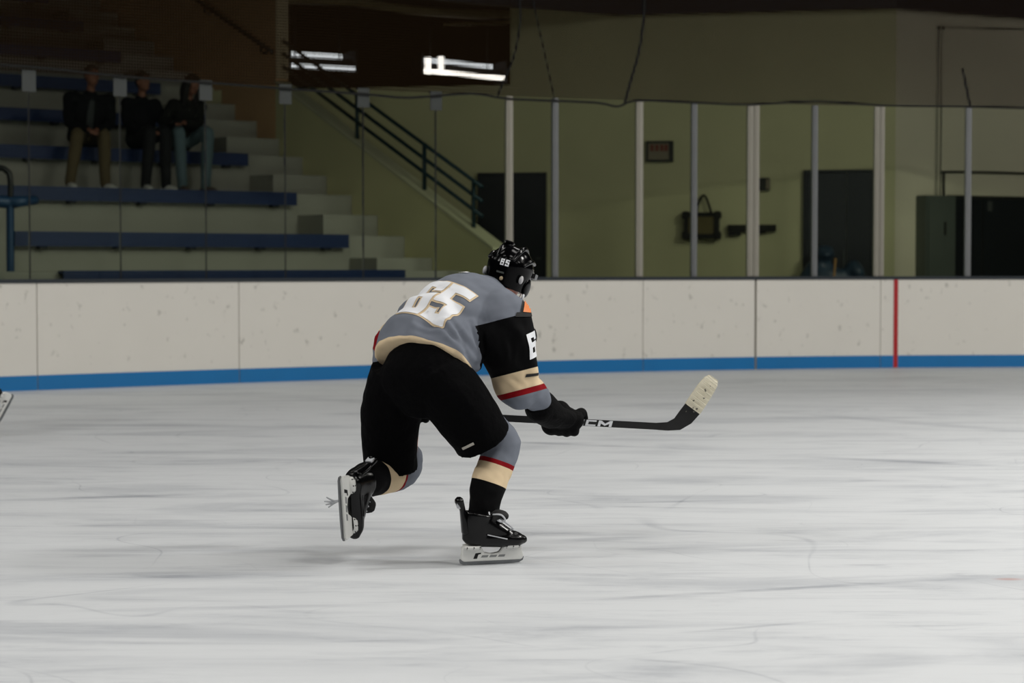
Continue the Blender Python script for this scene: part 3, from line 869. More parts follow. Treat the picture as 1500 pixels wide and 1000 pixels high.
def band_material(name, rules, default, bump=0.12):
    """cloth whose bands follow distances stored on the mesh: HEM_T = 0.006
rules = [(attribute, low, high, colour)]"""
    m = bpy.data.materials.new(name); m.use_nodes = True
    nt = m.node_tree; N = nt.nodes; L = nt.links; b = N['Principled BSDF']
    b.inputs['Roughness'].default_value = 0.85; b.inputs['Specular IOR Level'].default_value = 0.1
    cur = None; prev = default
    for (at, lo, hi, col) in rules:
        a = N.new('ShaderNodeAttribute'); a.attribute_name = at
        g1 = N.new('ShaderNodeMath'); g1.operation = 'GREATER_THAN'; L.new(a.outputs['Fac'], g1.inputs[0]); g1.inputs[1].default_value = lo
        g2 = N.new('ShaderNodeMath'); g2.operation = 'LESS_THAN'; L.new(a.outputs['Fac'], g2.inputs[0]); g2.inputs[1].default_value = hi
        mu = N.new('ShaderNodeMath'); mu.operation = 'MULTIPLY'; L.new(g1.outputs[0], mu.inputs[0]); L.new(g2.outputs[0], mu.inputs[1])
        mx = N.new('ShaderNodeMix'); mx.data_type = 'RGBA'; L.new(mu.outputs[0], mx.inputs[0])
        if cur is None: mx.inputs[6].default_value = default
        else: L.new(cur, mx.inputs[6])
        mx.inputs[7].default_value = col; cur = mx.outputs[2]
    tc = N.new('ShaderNodeTexCoord'); n = N.new('ShaderNodeTexNoise'); n.inputs['Scale'].default_value = 14; n.inputs['Detail'].default_value = 5
    L.new(tc.outputs['Object'], n.inputs['Vector'])
    mr = N.new('ShaderNodeMapRange'); mr.inputs[3].default_value = 0.86; mr.inputs[4].default_value = 1.12; L.new(n.outputs['Fac'], mr.inputs[0])
    vm = N.new('ShaderNodeVectorMath'); vm.operation = 'SCALE'; L.new(cur, vm.inputs[0]); L.new(mr.outputs[0], vm.inputs['Scale'])
    L.new(vm.outputs[0], b.inputs['Base Color'])
    n2 = N.new('ShaderNodeTexNoise'); n2.inputs['Scale'].default_value = 240; L.new(tc.outputs['Object'], n2.inputs['Vector'])
    bp = N.new('ShaderNodeBump'); bp.inputs['Strength'].default_value = bump; bp.inputs['Distance'].default_value = 0.004
    L.new(n2.outputs['Fac'], bp.inputs['Height']); L.new(bp.outputs[0], b.inputs['Normal'])
    return m


def along(co, pts):
    """signed distance run along a polyline and the radial distance from it, for every vertex"""
    pts = [np.array(p) for p in pts]; best = np.full(len(co), 1e9); s = np.zeros(len(co)); acc = 0.0
    for i in range(len(pts) - 1):
        d = pts[i + 1] - pts[i]; ln = np.linalg.norm(d); d = d / ln
        t = (co - pts[i]) @ d
        lo = -1.0 if i == 0 else 0.0; hi = ln if i < len(pts) - 2 else ln + 1
        tc = np.clip(t, lo, hi); r = np.linalg.norm(co - (pts[i] + tc[:, None] * d), axis=1)
        k = r < best; s[k] = acc + tc[k]; best[k] = r[k]; acc += ln
    return s, best


# ---- body under the clothes: one continuous figure
shR = P(738, 466, 9.03); elR = P(764, 572, 9.06); wrR = P(803, 606, 9.25)
shL = P(652, 440, 9.36); elL = P(567, 503, 9.36); wrL = P(580, 586, 9.44)
hipR = P(652, 560, 8.80); knR = P(733, 652, 8.96); anR = P(707, 758, 8.82)
hipL = P(590, 560, 9.02); knL = P(588, 688, 9.20); anL = P(530, 700, 8.88)
TOR = PP([(618, 552, 8.90), (622, 524, 8.95), (635, 496, 9.01), (663, 472, 9.09), (689, 451, 9.17), (711, 438, 9.24), (727, 424, 9.28)])
HC = P(746, 400, 9.33)
HF = V((0.28, 0.95, -0.16)).normalized(); HRt = V((HF.y, -HF.x, -0.27)).normalized(); HU = HRt.cross(HF).normalized(); HRt = HF.cross(HU).normalized()
HM = Matrix((HRt, HF, HU)).transposed()          # head frame: x right, y face, z up


def hd(x, y, z): return HC + HM @ V((x, y, z))


g = Geo()
g.tube(TOR, [(.12, .09), (.13, .09), (.14, .10), (.15, .10), (.15, .10), (.12, .09), (.06, .065)], SR, rnd=True)
g.tube([TOR[-2], hd(0, -.01, -.12), hd(0, 0, -.05)], [.06, .056, .06], SR, rnd=True)
g.ball(hd(0, 0, -.01), (.075, .095, .112), HM)
g.ball(hd(0, .035, -.075), (.055, .06, .055), HM)                       # jaw
g.tube([hd(0, .088, .012), hd(0, .108, -.025), hd(0, .094, -.035)], [.011, .016, .012], HRt, rnd=True, seg=10)   # nose
for sx in (-1, 1):
    g.ball(hd(.078 * sx, -.005, -.02), (.012, .022, .034), HM)          # ears
    g.ball(hd(.032 * sx, .088, .02), (.022, .012, .008), HM)            # brows
g.tube([hd(-.022, .088, -.062), hd(0, .096, -.062), hd(.022, .088, -.062)], [.007, .009, .007], HU, seg=8, rnd=True)  # lips
g.tube([shR, elR, P(786, 592, 9.18), wrR], [.06, .032, .026, .026], SR, rnd=True); g.tube([shL, elL, wrL], [.06, .05, .035], SR, rnd=True)
g.tube([TOR[-2], shR], [.07, .06], SR, rnd=True); g.tube([TOR[-2], shL], [.07, .06], SR, rnd=True)
g.tube([hipR, knR, anR], [.08, .055, .042], SR, rnd=True); g.tube([hipL, knL, anL], [.08, .055, .042], SR, rnd=True)
g.tube([TOR[0], hipR], [.08, .08], SR, rnd=True); g.tube([TOR[0], hipL], [.08, .08], SR, rnd=True)
# the stick's line first, so the hands can close on it
ST0 = P(556, 602.5, 9.44); ST1 = P(968, 624.5, 9.36)
SD = (ST1 - ST0).normalized()


def st(px):
    t = ((px - 556) / 412.0); return ST0 + (ST1 - ST0) * t


SN = V((0, -1, 0)); SN = (SN - SD * SN.dot(SD)).normalized(); SU = SN.cross(SD); SU = SU if SU.z > 0 else -SU
hands = []


def grip(g, c, wr, r0, rf, sp, palm):
    """palm with four fingers of unequal length bent round the shaft, thumb from the side of the palm"""
    back = (wr - c); back = (back - SD * back.dot(SD)).normalized(); o2 = SD.cross(back)
    o2 = o2 if o2.dot(SN) > 0 else -o2          # towards the camera
    g.tube([wr, c + back * (r0 + palm * 0.4)], [palm * 0.9, (sp * 2.0, palm * 0.8)], SD, rnd=True)
    g.tube([c - SD * sp * 1.6 + back * (r0 + .008), c + SD * sp * 1.6 + back * (r0 + .008)], [(palm * .7, palm * .75)] * 2, back, rnd=True)
    for i, off in enumerate((1.5, 0.5, -0.5, -1.5)):
        k = (0.95, 1.05, 1.0, 0.85)[i]; q = c + SD * (sp * off)
        pts = []
        for a in (25, 75, 125, 175, 225 if i in (1, 2) else 212):
            an = math.radians(a); pts.append(q + (back * math.cos(an) + o2 * math.sin(an)) * (r0 + rf * 0.8) * (1.0 if a < 150 else .93) * k)
        g.tube(pts, [rf * 1.08, rf * 1.08, rf, rf * .95, rf * .85], SD, seg=10, rnd=True)
    q = c + SD * sp * 1.7
    pts = [q + back * (r0 + .01) - o2 * (r0 * .4), q + SD * .022 - o2 * (r0 + rf * .7), q + SD * .035 - back * (r0 * .8) - o2 * (r0 * .8)]
    g.tube(pts, [rf * 1.15, rf * 1.1, rf * .9], SD, seg=10, rnd=True)


hR = st(826); hL = st(594)
grip(g, hR, wrR + (hR - wrR) * .35, .022, .010, .021, .030); grip(g, hL, wrL, .022, .010, .021, .032)
body, _ = fuse('body', g, 0.009, 3, m_skin, SK)
for sx in (-1, 1):
    mk('eye', Geo().ball(hd(.031 * sx, .089, .003), (.013, .009, .009), HM, 12, 8), m_white, SK, True)


# ---- jersey
CREASES = [(612, 474, 652, 480, .010), (606, 484, 648, 490, .007), (646, 476, 676, 508, .014), (660, 472, 694, 520, .014), (672, 492, 690, 536, .012), (688, 474, 704, 520, .014), (700, 476, 712, 512, .010),
           (636, 492, 662, 508, .007), (728, 470, 740, 530, .006), (752, 488, 748, 534, .006), (744, 552, 766, 566, .005), (752, 578, 782, 570, .006)]


def crease(p, n):
    """pulled folds where the cloth bunches at the waist and under the arm"""
    if n.y > 0.1: return 0.0
    c, s = math.cos(PITCH), math.sin(PITCH); dz = p.z - CAM_H
    dep = p.y * c - dz * s; x = 750 + F * p.x / dep; y = 500 - F * (p.y * s + dz * c) / dep
    t_ = 0.0
    for (xa, ya, xb, yb, d) in CREASES:
        dx, dy = xb - xa, yb - ya; l2 = dx * dx + dy * dy
        t = max(0, min(1, ((x - xa) * dx + (y - ya) * dy) / l2)); q = math.hypot(x - xa - dx * t, y - ya - dy * t)
        t_ += d * math.exp(-(q / 3.2) ** 2) * math.sin(math.pi * min(1, max(0.08, t * .92 + .04))) - 0.35 * d * math.exp(-((q - 7) / 3.5) ** 2)
    return t_


def folds(p, n):
    q = (p - TOR[2])
    a = q.dot(SR) * 1.0; d = q.dot((TOR[5] - TOR[0]).normalized())
    w = max(0.0, 1 - abs(d - 0.02) / 0.26)
    f = 0.014 * w * math.sin(34 * d + 9 * a + 4 * noise.noise(p * 5))
    f -= crease(p, n)
    return f * 0.8 + 0.007 * noise.noise(p * 9) + 0.004 * noise.noise(p * 22)


g = Geo()
AX = (TOR[5] - TOR[1]).normalized()
SRT = (Matrix.Rotation(math.radians(19), 3, AX) @ SR)                      # right shoulder dropped
if SRT.z > 0: SRT = (Matrix.Rotation(math.radians(-19), 3, AX) @ SR)
JT = [P(618, 533, 8.93)] + TOR[1:]
g.tube(JT, [(.236, .180), (.240, .182), (.238, .176), (.232, .176), (.212, .166), (.168, .135), (.082, .08)], SRT, seg=28)
# shoulder yoke over the pads
g.tube([shL + V((0, 0, .01)), P(678, 446, 9.30), P(710, 448, 9.17), shR + V((0, 0, .012))], [.085, .115, .12, .105], V((0, 0, 1)), rnd=True, seg=20)
g.tube([P(722, 452, 9.09), shR, P(740, 500, 9.02), P(752, 540, 9.03), P(761, 565, 9.05), P(775, 576, 9.11), P(788, 586, 9.18)], [.10, .125, .141, .110, .100, .082, .064], SR, seg=22, rnd=True)
g.tube([P(665, 444, 9.3), shL, P(610, 473, 9.37), elL, P(572, 540, 9.39), P(578, 566, 9.42)], [.09, .088, .08, .072, .07, .058], SR, seg=22, rnd=True)
# loose cloth hanging at the right flank
g.tube([P(684, 480, 8.98), P(688, 510, 8.93), P(694, 536, 8.92)], [(.08, .09), (.06, .08), (.022, .05)], SR, rnd=True)
jersey, co = fuse('jersey', g, 0.0085, 4, None, SK, folds)
sR, rR = along(co, [shR, elR, P(796, 600, 9.22)]); sR = (co - np.array(shR)) @ np.array(V((.25, -.05, -.97)).normalized())
sL, rL = along(co, [shL, elL, P(576, 570, 9.41)])
_, rT = along(co, TOR)
sR = np.where((rR < 0.150) | ((rR < 0.205) & (rT > 0.215)), sR, -1.0); sL = np.where((rL < 0.135) & (rL < rR), sL, -1.0)
# the back panel keeps its grey right up to the arm seam
axis = np.array(AX); BN = SRT.cross(AX); BN = BN if BN.z > 0 else -BN; BN.normalize()
loc = co - np.array(TOR[2]); lat = loc @ np.array(SR); dist = (co - np.array(TOR[1])) @ axis
# distance up the cloth from its lower edge ring
t0 = (JT[1] - JT[0]).normalized(); hem = (co - np.array(JT[0])) @ np.array(t0) - 0.012
onbody = rR > 0.150
set_attr(jersey, 'sleeve_right', sR); set_attr(jersey, 'sleeve_left', sL); set_attr(jersey, 'hem', np.where((sR < 0.1) & (sL < 0.15), hem, 1.0))
HEM_T = 0.006
rules = [('hem', -0.30, HEM_T, BEI)]
for s_, o_ in (('sleeve_right', 0.0), ('sleeve_left', 0.0)):
    rules += [(s_, 0.005 + o_, 0.250, BLK), (s_, 0.250, 0.332, BEI), (s_, 0.332, 0.358, RED)]
jersey.data.materials.append(band_material('jersey_cloth', rules, GREY))
JB = BVHTree.FromPolygons([V(c) for c in co], [tuple(p.vertices) for p in jersey.data.polygons])


def decal(name, quads, bvh, org, U, W, D, m, parent, off=0.002, step=0.008, fallback=True):
    """flat print laid on a surface: quads in (u, w) metres are cast along D on to the surface"""
    g = Geo(); U = V(U); W = V(W); D = V(D).normalized()
    for q in quads:
        q = [V((a[0], a[1], 0)) for a in q]
        nu = max(1, int(max((q[1] - q[0]).length, (q[2] - q[3]).length) / step)); nv = max(1, int(max((q[3] - q[0]).length, (q[2] - q[1]).length) / step))
        idx = {}
        for i in range(nu + 1):
            for j in range(nv + 1):
                s = i / nu; t = j / nv
                p2 = (q[0] * (1 - s) + q[1] * s) * (1 - t) + (q[3] * (1 - s) + q[2] * s) * t
                p = org + U * p2.x + W * p2.y
                hit = bvh.ray_cast(p - D * 0.6, D, 1.2)
                if hit[0] is None: continue
                nn = hit[1]; nn = nn if nn.dot(D) < 0 else -nn
                idx[(i, j)] = len(g.v); g.v.append(hit[0] + nn * off)
        for i in range(nu):
            for j in range(nv):
                ks = [(i, j), (i + 1, j), (i + 1, j + 1), (i, j + 1)]
                if all(k in idx for k in ks):
                    c4 = [g.v[idx[k]] for k in ks]
                    if max((c4[a] - c4[(a + 1) % 4]).length for a in range(4)) < step * 6: g.f.append(tuple(idx[k] for k in ks))
    return mk(name, g, m, parent, True)


def rect(x0, y0, x1, y1): return [(x0, y0), (x1, y0), (x1, y1), (x0, y1)]


def digit(ch, x, y, w, h, t, grow=0.0):
    r = []
    def a(x0, y0, x1, y1): r.append(rect(x + x0 - grow, y + y0 - grow, x + x1 + grow, y + y1 + grow))
    m_ = h / 2
    a(t * .0, h - t, w, h); a(0, 0, w, t)
    if ch == '6':
        a(0, t * .5, t, h - t * .5); a(t * .5, m_ - t * .4, w, m_ + t * .6); a(w - t, t * .5, w, m_); a(w - t, h - t * 1.5, w, h - t * .5)
    else:
        a(0, m_ + t * .1, t, h - t * .5); a(0, m_ - t * .4, w, m_ + t * .6); a(w - t, t * .5, w, m_); a(0, t * .5, t, t * 1.5)
    return r


NB = TOR[3] - AX * 0.012 + SRT * 0.0
for nm, ch, u0 in (('back_number', '6', -0.150), ('back_number', '5', -0.010)):
    decal('number_border', digit(ch, u0, -0.18, 0.126, 0.26, 0.050, 0.008), JB, NB, SRT, AX, -BN, m_beige, jersey, 0.0025)
    decal(nm, digit(ch, u0, -0.18, 0.126, 0.26, 0.050), JB, NB, SRT, AX, -BN, m_white, jersey, 0.005)
# sleeve number on the right arm, top of the digits towards the shoulder
AD = (elR - shR).normalized()
SO = P(768, 506, 9.03)
OUT = V((0.52, -0.85, 0.0)); OUT = (OUT - AD * OUT.dot(AD)).normalized(); SWd = AD.cross(OUT); SWd = SWd if SWd.y > 0 else -SWd
decal('sleeve_number', digit('6', -0.04, -0.055, 0.075, 0.115, 0.024), JB, SO, SWd, -AD, -OUT, m_white, jersey, 0.004, 0.006)
decal('sleeve_number', digit('5', 0.055, -0.055, 0.075, 0.115, 0.024), JB, SO, SWd, -AD, -OUT, m_white, jersey, 0.004, 0.006)
decal('elbow_mark', [[(-.03, -.006), (.03, .0), (.03, .012), (-.025, .008)]], JB, P(778, 549, 9.03), V((1, 0, 0)), V((0, 0, 1)), V((0, 1, 0)), m_rubber, jersey, 0.004, 0.006)
decal('nape_mark', [rect(-.03, -.010, .03, .010)], JB, P(681, 409, 9.2), SR, AX, -BN, m_white, jersey, 0.004, 0.006)
decal('shoulder_crest_edge', [[(-.025, -.045), (.03, -.045), (.018, .045), (-.008, .045)], [(-.045, -.05), (.035, -.05), (.03, -.03), (-.04, -.03)]], JB, P(769, 447, 9.05), V((1, 0, 0)), V((0, 0, 1)), V((0, 1, 0)), m_rubber, jersey, 0.004, 0.006)
decal('shoulder_crest', [[(-.012, -.03), (.028, -.035), (.014, .045), (-.002, .045)]], JB, P(769, 447, 9.05), V((1, 0, 0)), V((0, 0, 1)), V((0, 1, 0)), m_orange, jersey, 0.007, 0.006)


# ---- padded shorts
def crinkle(p, n): return 0.008 * noise.noise(p * 7) + 0.004 * noise.noise(p * 19)


g = Geo()
g.tube(PP([(622, 516, 8.96), (619, 535, 8.93), (616, 555, 8.91), (617, 568, 8.92)]), [(.18, .13), (.205, .150), (.222, .162), (.20, .14)], SR, rnd=True, seg=26)
g.tube(PP([(640, 548, 8.86), (667, 585, 8.85), (692, 620, 8.88), (708, 645, 8.91)]), [(.135, .15), (.145, .15), (.142, .145), (.135, .14)], V((.7, 0, .7)), seg=26)
g.tube(PP([(588, 548, 9.0), (575, 590, 9.04), (571, 640, 9.09), (572, 686, 9.13)]), [(.145, .145), (.14, .14), (.13, .135), (.122, .13)], V((1, 0, 0)), seg=26)
shorts, _ = fuse('hockey_pants', g, 0.008, 1, m_blk, SK, crinkle)
_pc = np.array([v.co + base for v in shorts.data.vertices])
PB = BVHTree.FromPolygons([V(c) for c in _pc], [tuple(p.vertices) for p in shorts.data.polygons])
dd = (P(694, 648, 8.8) - P(677, 657, 8.8)).normalized(); d2 = V((-dd.z, 0, dd.x)); d2 = d2 if d2.z > 0 else -d2
decal('brand_tab', [rect(-.029, -.006, .029, .006)], PB, P(686, 652, 8.8), dd, d2, V((0, 1, 0)), mat('tab_white', lin(176, 170, 160), 0.6), shorts, 0.003, 0.006)

# ---- socks with their bands
SOCK_R = PP([(722, 628, 8.94), (735, 650, 8.965), (728, 676, 8.94), (717, 705, 8.89), (711, 732, 8.85), (708, 762, 8.82)])
g = Geo().tube(SOCK_R, [.075, .086, .083, .082, .072, .066], V((1, 0, 0)), seg=24, rnd=True)
sock, co = fuse('sock', g, 0.008, 2, None, SK, lambda p, n: .004 * noise.noise(p * 14) + .003 * noise.noise(p * 30))
ax = np.array((SOCK_R[4] - SOCK_R[1]).normalized()) ; ax = np.array(V((-.30, -.20, -.93)).normalized())
set_attr(sock, 'shin', (co - np.array(SOCK_R[1])) @ ax)
m_sockR = band_material('sock_cloth', [('shin', .083, .104, RED), ('shin', .104, .192, BEI), ('shin', .192, 2, BLK)], GREY)
sock.data.materials.append(m_sockR)
SOCK_L = PP([(596, 672, 9.22), (590, 687, 9.21), (574, 694, 9.12), (553, 698, 9.02), (538, 702, 8.93), (526, 706, 8.87)])
g = Geo().tube(SOCK_L, [.078, .084, .084, .084, .080, .07], V((0, 0, 1)), seg=24, rnd=True)
sock, co = fuse('sock', g, 0.008, 2, None, SK, lambda p, n: .004 * noise.noise(p * 14) + .003 * noise.noise(p * 30))
ax = np.array((SOCK_L[5] - SOCK_L[1]).normalized())
set_attr(sock, 'shin', (co - np.array(SOCK_L[1])) @ ax)
sock.data.materials.append(band_material('sock_cloth_left', [('shin', .095, .112, RED), ('shin', .112, .235, BEI), ('shin', .235, 2, BLK)], GREY))

# ---- gloves
def glove(c, wr, cuff):
    g = Geo()
    grip(g, c, wr, .030, .0235, .036, .060)
    g.tube([cuff, wr + (c - wr) * .25], [(.078, .080), (.072, .062)], SD, rnd=True, seg=20)
    back = (wr - c); back = (back - SD * back.dot(SD)).normalized()
    for k in (-1.2, -.4, .4, 1.2):                       # padded rolls on the back of the hand
        o2 = SN
        g.tube([c + SD * (.027 * k) + back * .062 + o2 * .012, wr + SD * (.02 * k) + o2 * .045], [.026, .026], SD, rnd=True, seg=10)
    g.ball(c + back * .012 + SN * .01 - SD * .012, (.082, .058, .062), Matrix((SD, SN, SU)).transposed())
    for dx, dz, r_ in ((-.055, -.02, .050), (-.02, .045, .054), (.02, .02, .05)): g.ball(c + SD * dx + SU * dz + SN * .008, r_)
    return fuse('glove', g, 0.006, 2, m_glove, SK)[0]


glove(hR, wrR, P(792, 595, 9.21)); glove(hL, wrL, P(572, 566, 9.4))


# ---- skates, built once in their own frame (x toe, y left, z up, origin under the blade)
def skate(M, flip=1):
    def T(p): return M @ V((p[0], p[1] * flip, p[2]))

    def TG(g): g.v = [T(v) for v in g.v]; return g
    g = Geo()
    g.tube([(-.096, 0, .122), (-.06, 0, .118), (.0, 0, .118), (.07, 0, .113), (.118, 0, .108), (.146, 0, .106)], [(.034, .040), (.038, .041), (.042, .043), (.040, .047), (.034, .045), (.020, .030)], V((0, 0, 1)), rnd=True, seg=20)
    g.tube([(-.068, 0, .11), (-.066, 0, .16), (-.064, 0, .20), (-.058, 0, .232)], [(.066, .044), (.068, .046), (.068, .050), (.066, .052)], V((1, 0, 0)), seg=20)
    g.tube([(-.03, 0, .185), (.02, 0, .155), (.075, 0, .132)], [(.05, .046), (.042, .044), (.028, .040)], V((0, 0, 1)), rnd=True, seg=16)
    boot, _ = fuse('ice_skate', TG(g), 0.0055, 3, m_boot, SK)
    # tendon guard with its flared tip
    mk('tendon_guard', TG(Geo().tube([(-.120, 0, .15), (-.128, 0, .21), (-.136, 0, .255), (-.150, 0, .287)], [(.016, .034), (.014, .030), (.013, .022), (.020, .026)], V((1, 0, 0)), rnd=True, seg=14)), m_boot, boot, True)
    mk('guard_mark', TG(Geo().box((-.156, 0, .268), (.35, 0, -.93), (0, 1, 0), (.93, 0, .35), .014, .016, .004)), m_lace, boot)
    # tongue rolled forward
    mk('tongue', TG(Geo().tube([(-.002, 0, .20), (.030, 0, .222), (.056, 0, .216)], [(.016, .042), (.020, .046), (.020, .042)], V((1, 0, 0)), rnd=True, seg=14)), m_rubber, boot, True)
    # laces crossing down the instep, with the loose bow
    for i in range(6):
        t = i / 5.0; x = -.012 + .092 * t; z = .226 - .073 * t; wv = .034 - .006 * t
        mk('lace', TG(Geo().tube([(x - .006, -wv, z - .012), (x, 0, z + .006), (x + .010, wv, z - .012)], [.0036] * 3, seg=6, sub=3)), m_lace, boot, True)
    mk('lace_bow', TG(Geo().tube([(.0, -.02, .225), (.028, -.05, .228), (.046, -.056, .205), (.03, -.045, .196), (.006, -.03, .21)], [.004] * 5, seg=6)), m_lace, boot, True)
    mk('lace_bow', TG(Geo().tube([(.02, -.01, .215), (.055, -.045, .19), (.085, -.05, .165), (.078, -.03, .158)], [.0045] * 4, seg=6)), m_lace, boot, True)
    # glossy quarter panel line
    for sg in (-1, 1):
        mk('side_stripe', TG(Geo().tube([(-.03, .043 * sg, .140), (.02, .046 * sg, .128), (.06, .047 * sg, .118)], [.0025] * 3, seg=6)), m_lace if sg < 0 else m_rubber, boot, True)
    # blade holder: two pedestals on a bridge, drawn in profile
    prof = [(-.128, .088), (-.050, .088), (-.044, .074), (-.034, .056), (.0, .049), (.034, .054), (.046, .070), (.060, .086), (.128, .088), (.137, .078), (.142, .052), (.148, .030), (.138, .018), (-.128, .018), (-.140, .028), (-.136, .055), (-.134, .078)]
    h = Geo().prism(prof, V((1, 0, 0)), V((0, 0, 1)), V((0, 1, 0)), (0, 0, 0), .024)
    ho = mk('blade_holder', TG(h), m_holder, boot, bevel=0.003)
    for (xa, xb) in ((-.128, -.050), (.055, .130)):
        n = 10; poly = []
        for k in range(16):
            a = 2 * math.pi * k / 16; ex = abs(math.cos(a)) ** .6 * math.copysign(1, math.cos(a)); ey = abs(math.sin(a)) ** .6 * math.copysign(1, math.sin(a))
            poly.append(((xa + xb) / 2 + (xb - xa) / 2 * ex, .036 * ey))
        mk('holder_flange', TG(Geo().prism(poly, V((1, 0, 0)), V((0, 1, 0)), V((0, 0, 1)), (0, 0, .083), .012)), m_holder, boot, True)
        for sg in (-1, 1):
            for t in (.12, .5, .88):
                mk('rivet', TG(Geo().ball((xa + (xb - xa) * t, (.031 - .006 * abs(t - .5) * 2) * sg, .0765), (.0036, .0036, .0025), None, 8, 6)), m_rubber, boot)
                mk('rivet', TG(Geo().ball((xa + (xb - xa) * t, .0365 * sg * (1 - .2 * abs(t - .5) * 2), .083), (.0032, .0022, .0032), None, 8, 6)), m_rubber, boot)
    sl = Geo()
    for (x0, x1) in ((-.05, -.02), (-.012, .020), (.028, .058)): sl.prism([(x0, .034), (x1, .034), (x1 + .005, .044), (x0 + .006, .044)], V((1, 0, 0)), V((0, 0, 1)), V((0, 1, 0)), (0, 0, 0), .0256)
    mk('holder_lettering', TG(sl), mat('holder_print', lin(128, 130, 130), 0.5), boot)
    mk('holder_trigger', TG(Geo().prism([(-.085, .030), (-.068, .030), (-.062, .048), (-.05, .050), (-.05, .056), (-.075, .054)], V((1, 0, 0)), V((0, 0, 1)), V((0, 1, 0)), (0, 0, 0), .0262)), m_rubber, boot)
    rp = [(-.146, .024), (-.143, .010), (-.128, .003), (-.06, .0005), (.0, 0), (.06, .0005), (.13, .004), (.148, .014), (.152, .030), (.140, .020), (-.13, .020), (-.142, .030)]
    mk('blade_runner', TG(Geo().prism(rp, V((1, 0, 0)), V((0, 0, 1)), V((0, 1, 0)), (0, 0, 0), .004)), m_steel, boot)
    return boot


def frame(org, fwd, up):
    fwd = fwd.normalized(); lf = up.cross(fwd).normalized(); up = fwd.cross(lf).normalized()
    M = Matrix((fwd, lf, up)).transposed().to_4x4(); M.translation = org; return M


MR = frame(base, V((.95, .30, 0)), V((.02, -.05, 1)))
skate(MR, 1)
# raised rear skate: the sole looks back towards the left
ML = frame(P(497, 746, 8.66), V((.045, .16, -1)), V((.47, .87, .10)))
skate(ML, -1)

# ---- helmet
shell = Geo(); nr, ns = 26, 40
def helm_r(a, ph):
    """radius factor by heading angle a (0 = face) and height ph: ridges and steps of the shell"""
    k = 1.0
    sm = lambda x, e0, e1: (lambda t: t * t * (3 - 2 * t))(max(0, min(1, (x - e0) / (e1 - e0))))
    k += 0.03 * (1 - sm(abs(math.sin(a)), .22, .42)) * sm(ph, .15, .4) * sm(-ph, -1.0, -.85)    # raised centre spine
    k += 0.025 * sm(ph, -.35, -.2) * (1 - sm(ph, .2, .38)) * sm(abs(math.sin(a)), .45, .65)     # side plates
    return k
vs = []; fs = []
for i in range(nr + 1):
    ph = 1.0 - i / nr * 1.98          # 1 at the crown, down to -0.62 at the rim
    lat_ = math.asin(max(-1, min(1, ph)))
    for k in range(ns):
        a = 2 * math.pi * k / ns
        rr = math.cos(lat_) if ph > -0.05 else math.cos(math.asin(-0.05)) * (1 - 0.10 * (-ph))
        f = helm_r(a, ph); zz = ph
        if math.cos(a) > 0.30: zz = max(ph, 0.02 if math.cos(a) > .55 else -0.2)              # open at the face
        vs.append(hd(.106 * rr * f * math.sin(a), (.132 * rr * f) * math.cos(a) - .005, .026 + .106 * zz * (f if ph > 0 else 1)))
for i in range(nr):
    for k in range(ns):
        k2 = (k + 1) % ns; fs.append((i * ns + k, i * ns + k2, (i + 1) * ns + k2, (i + 1) * ns + k))
shell.add(vs, fs)
helmet = mk('helmet', shell, m_helm, SK, True)
md = helmet.modifiers.new('thick', 'SOLIDIFY'); md.thickness = 0.008; md.offset = -1
md = helmet.modifiers.new('soft', 'SUBSURF'); md.levels = 1; md.render_levels = 1
HB = BVHTree.FromPolygons([V(v) for v in shell.v], shell.f)
ribs = [(-.055, -.09, .095), (.055, -.09, .095), (0, -.125, .075)]
for sx in (-1, 1):                                                            # raised vent ribs and ear covers
    mk('vent_rib', Geo().tube([hd(.040 * sx, -.115, .055), hd(.046 * sx, -.07, .105), hd(.042 * sx, .0, .128), hd(.038 * sx, .07, .110)], [.010, .012, .012, .010], HRt, rnd=True, seg=10), m_helm2, helmet, True)
    mk('vent_rib', Geo().tube([hd(.088 * sx, -.085, .045), hd(.094 * sx, -.02, .075), hd(.086 * sx, .06, .075)], [.009, .011, .009], HU, rnd=True, seg=10), m_helm2, helmet, True)
    ear = Geo().ball(hd(.100 * sx, .010, -.045), (.012, .042, .046), HM, 20, 12)
    mk('ear_cover', ear, m_helm, helmet, True)
    mk('side_sticker', Geo().ball(hd(.092 * sx, -.082, -.022), (.010, .014, .020), HM, 14, 8), mat('sticker_grey', lin(176, 176, 178), 0.4), helmet, True)
    mk('chin_strap', Geo().tube([hd(.098 * sx, .0, -.06), hd(.082 * sx, .03, -.12), hd(.03 * sx, .075, -.150)], [(.003, .009)] * 3, HRt, seg=8), m_rubber, helmet, True)
    mk('strap_snap', Geo().ball(hd(.102 * sx, -.012, -.088), (.006, .010, .014), HM, 12, 8), m_white, helmet, True)
    mk('cage_clip', Geo().box(hd(.106 * sx, .06, .02), HRt, HF, HU, .008, .02, .012), m_steel, helmet)
mk('back_vent', Geo().box(hd(-.0, -.131, -.016), HRt, HF, HU, .018, .006, .004), m_clip, helmet)
mk('adjuster', Geo().ball(hd(.012, -.130, -.042), (.009, .006, .010), HM, 12, 8), mat('adjuster_tan', lin(168, 150, 120), 0.5), helmet, True)
mk('crown_knob', Geo().ball(hd(-.035, -.02, .138), (.022, .05, .008), HM, 14, 8), m_helm, helmet, True)
decal('helmet_number', digit('6', -.008, -.020, .016, .028, .006) + digit('5', .014, -.020, .016, .028, .006), HB, hd(.0, -.12, .038), HRt, HU, HF, m_white, helmet, 0.010, 0.004)
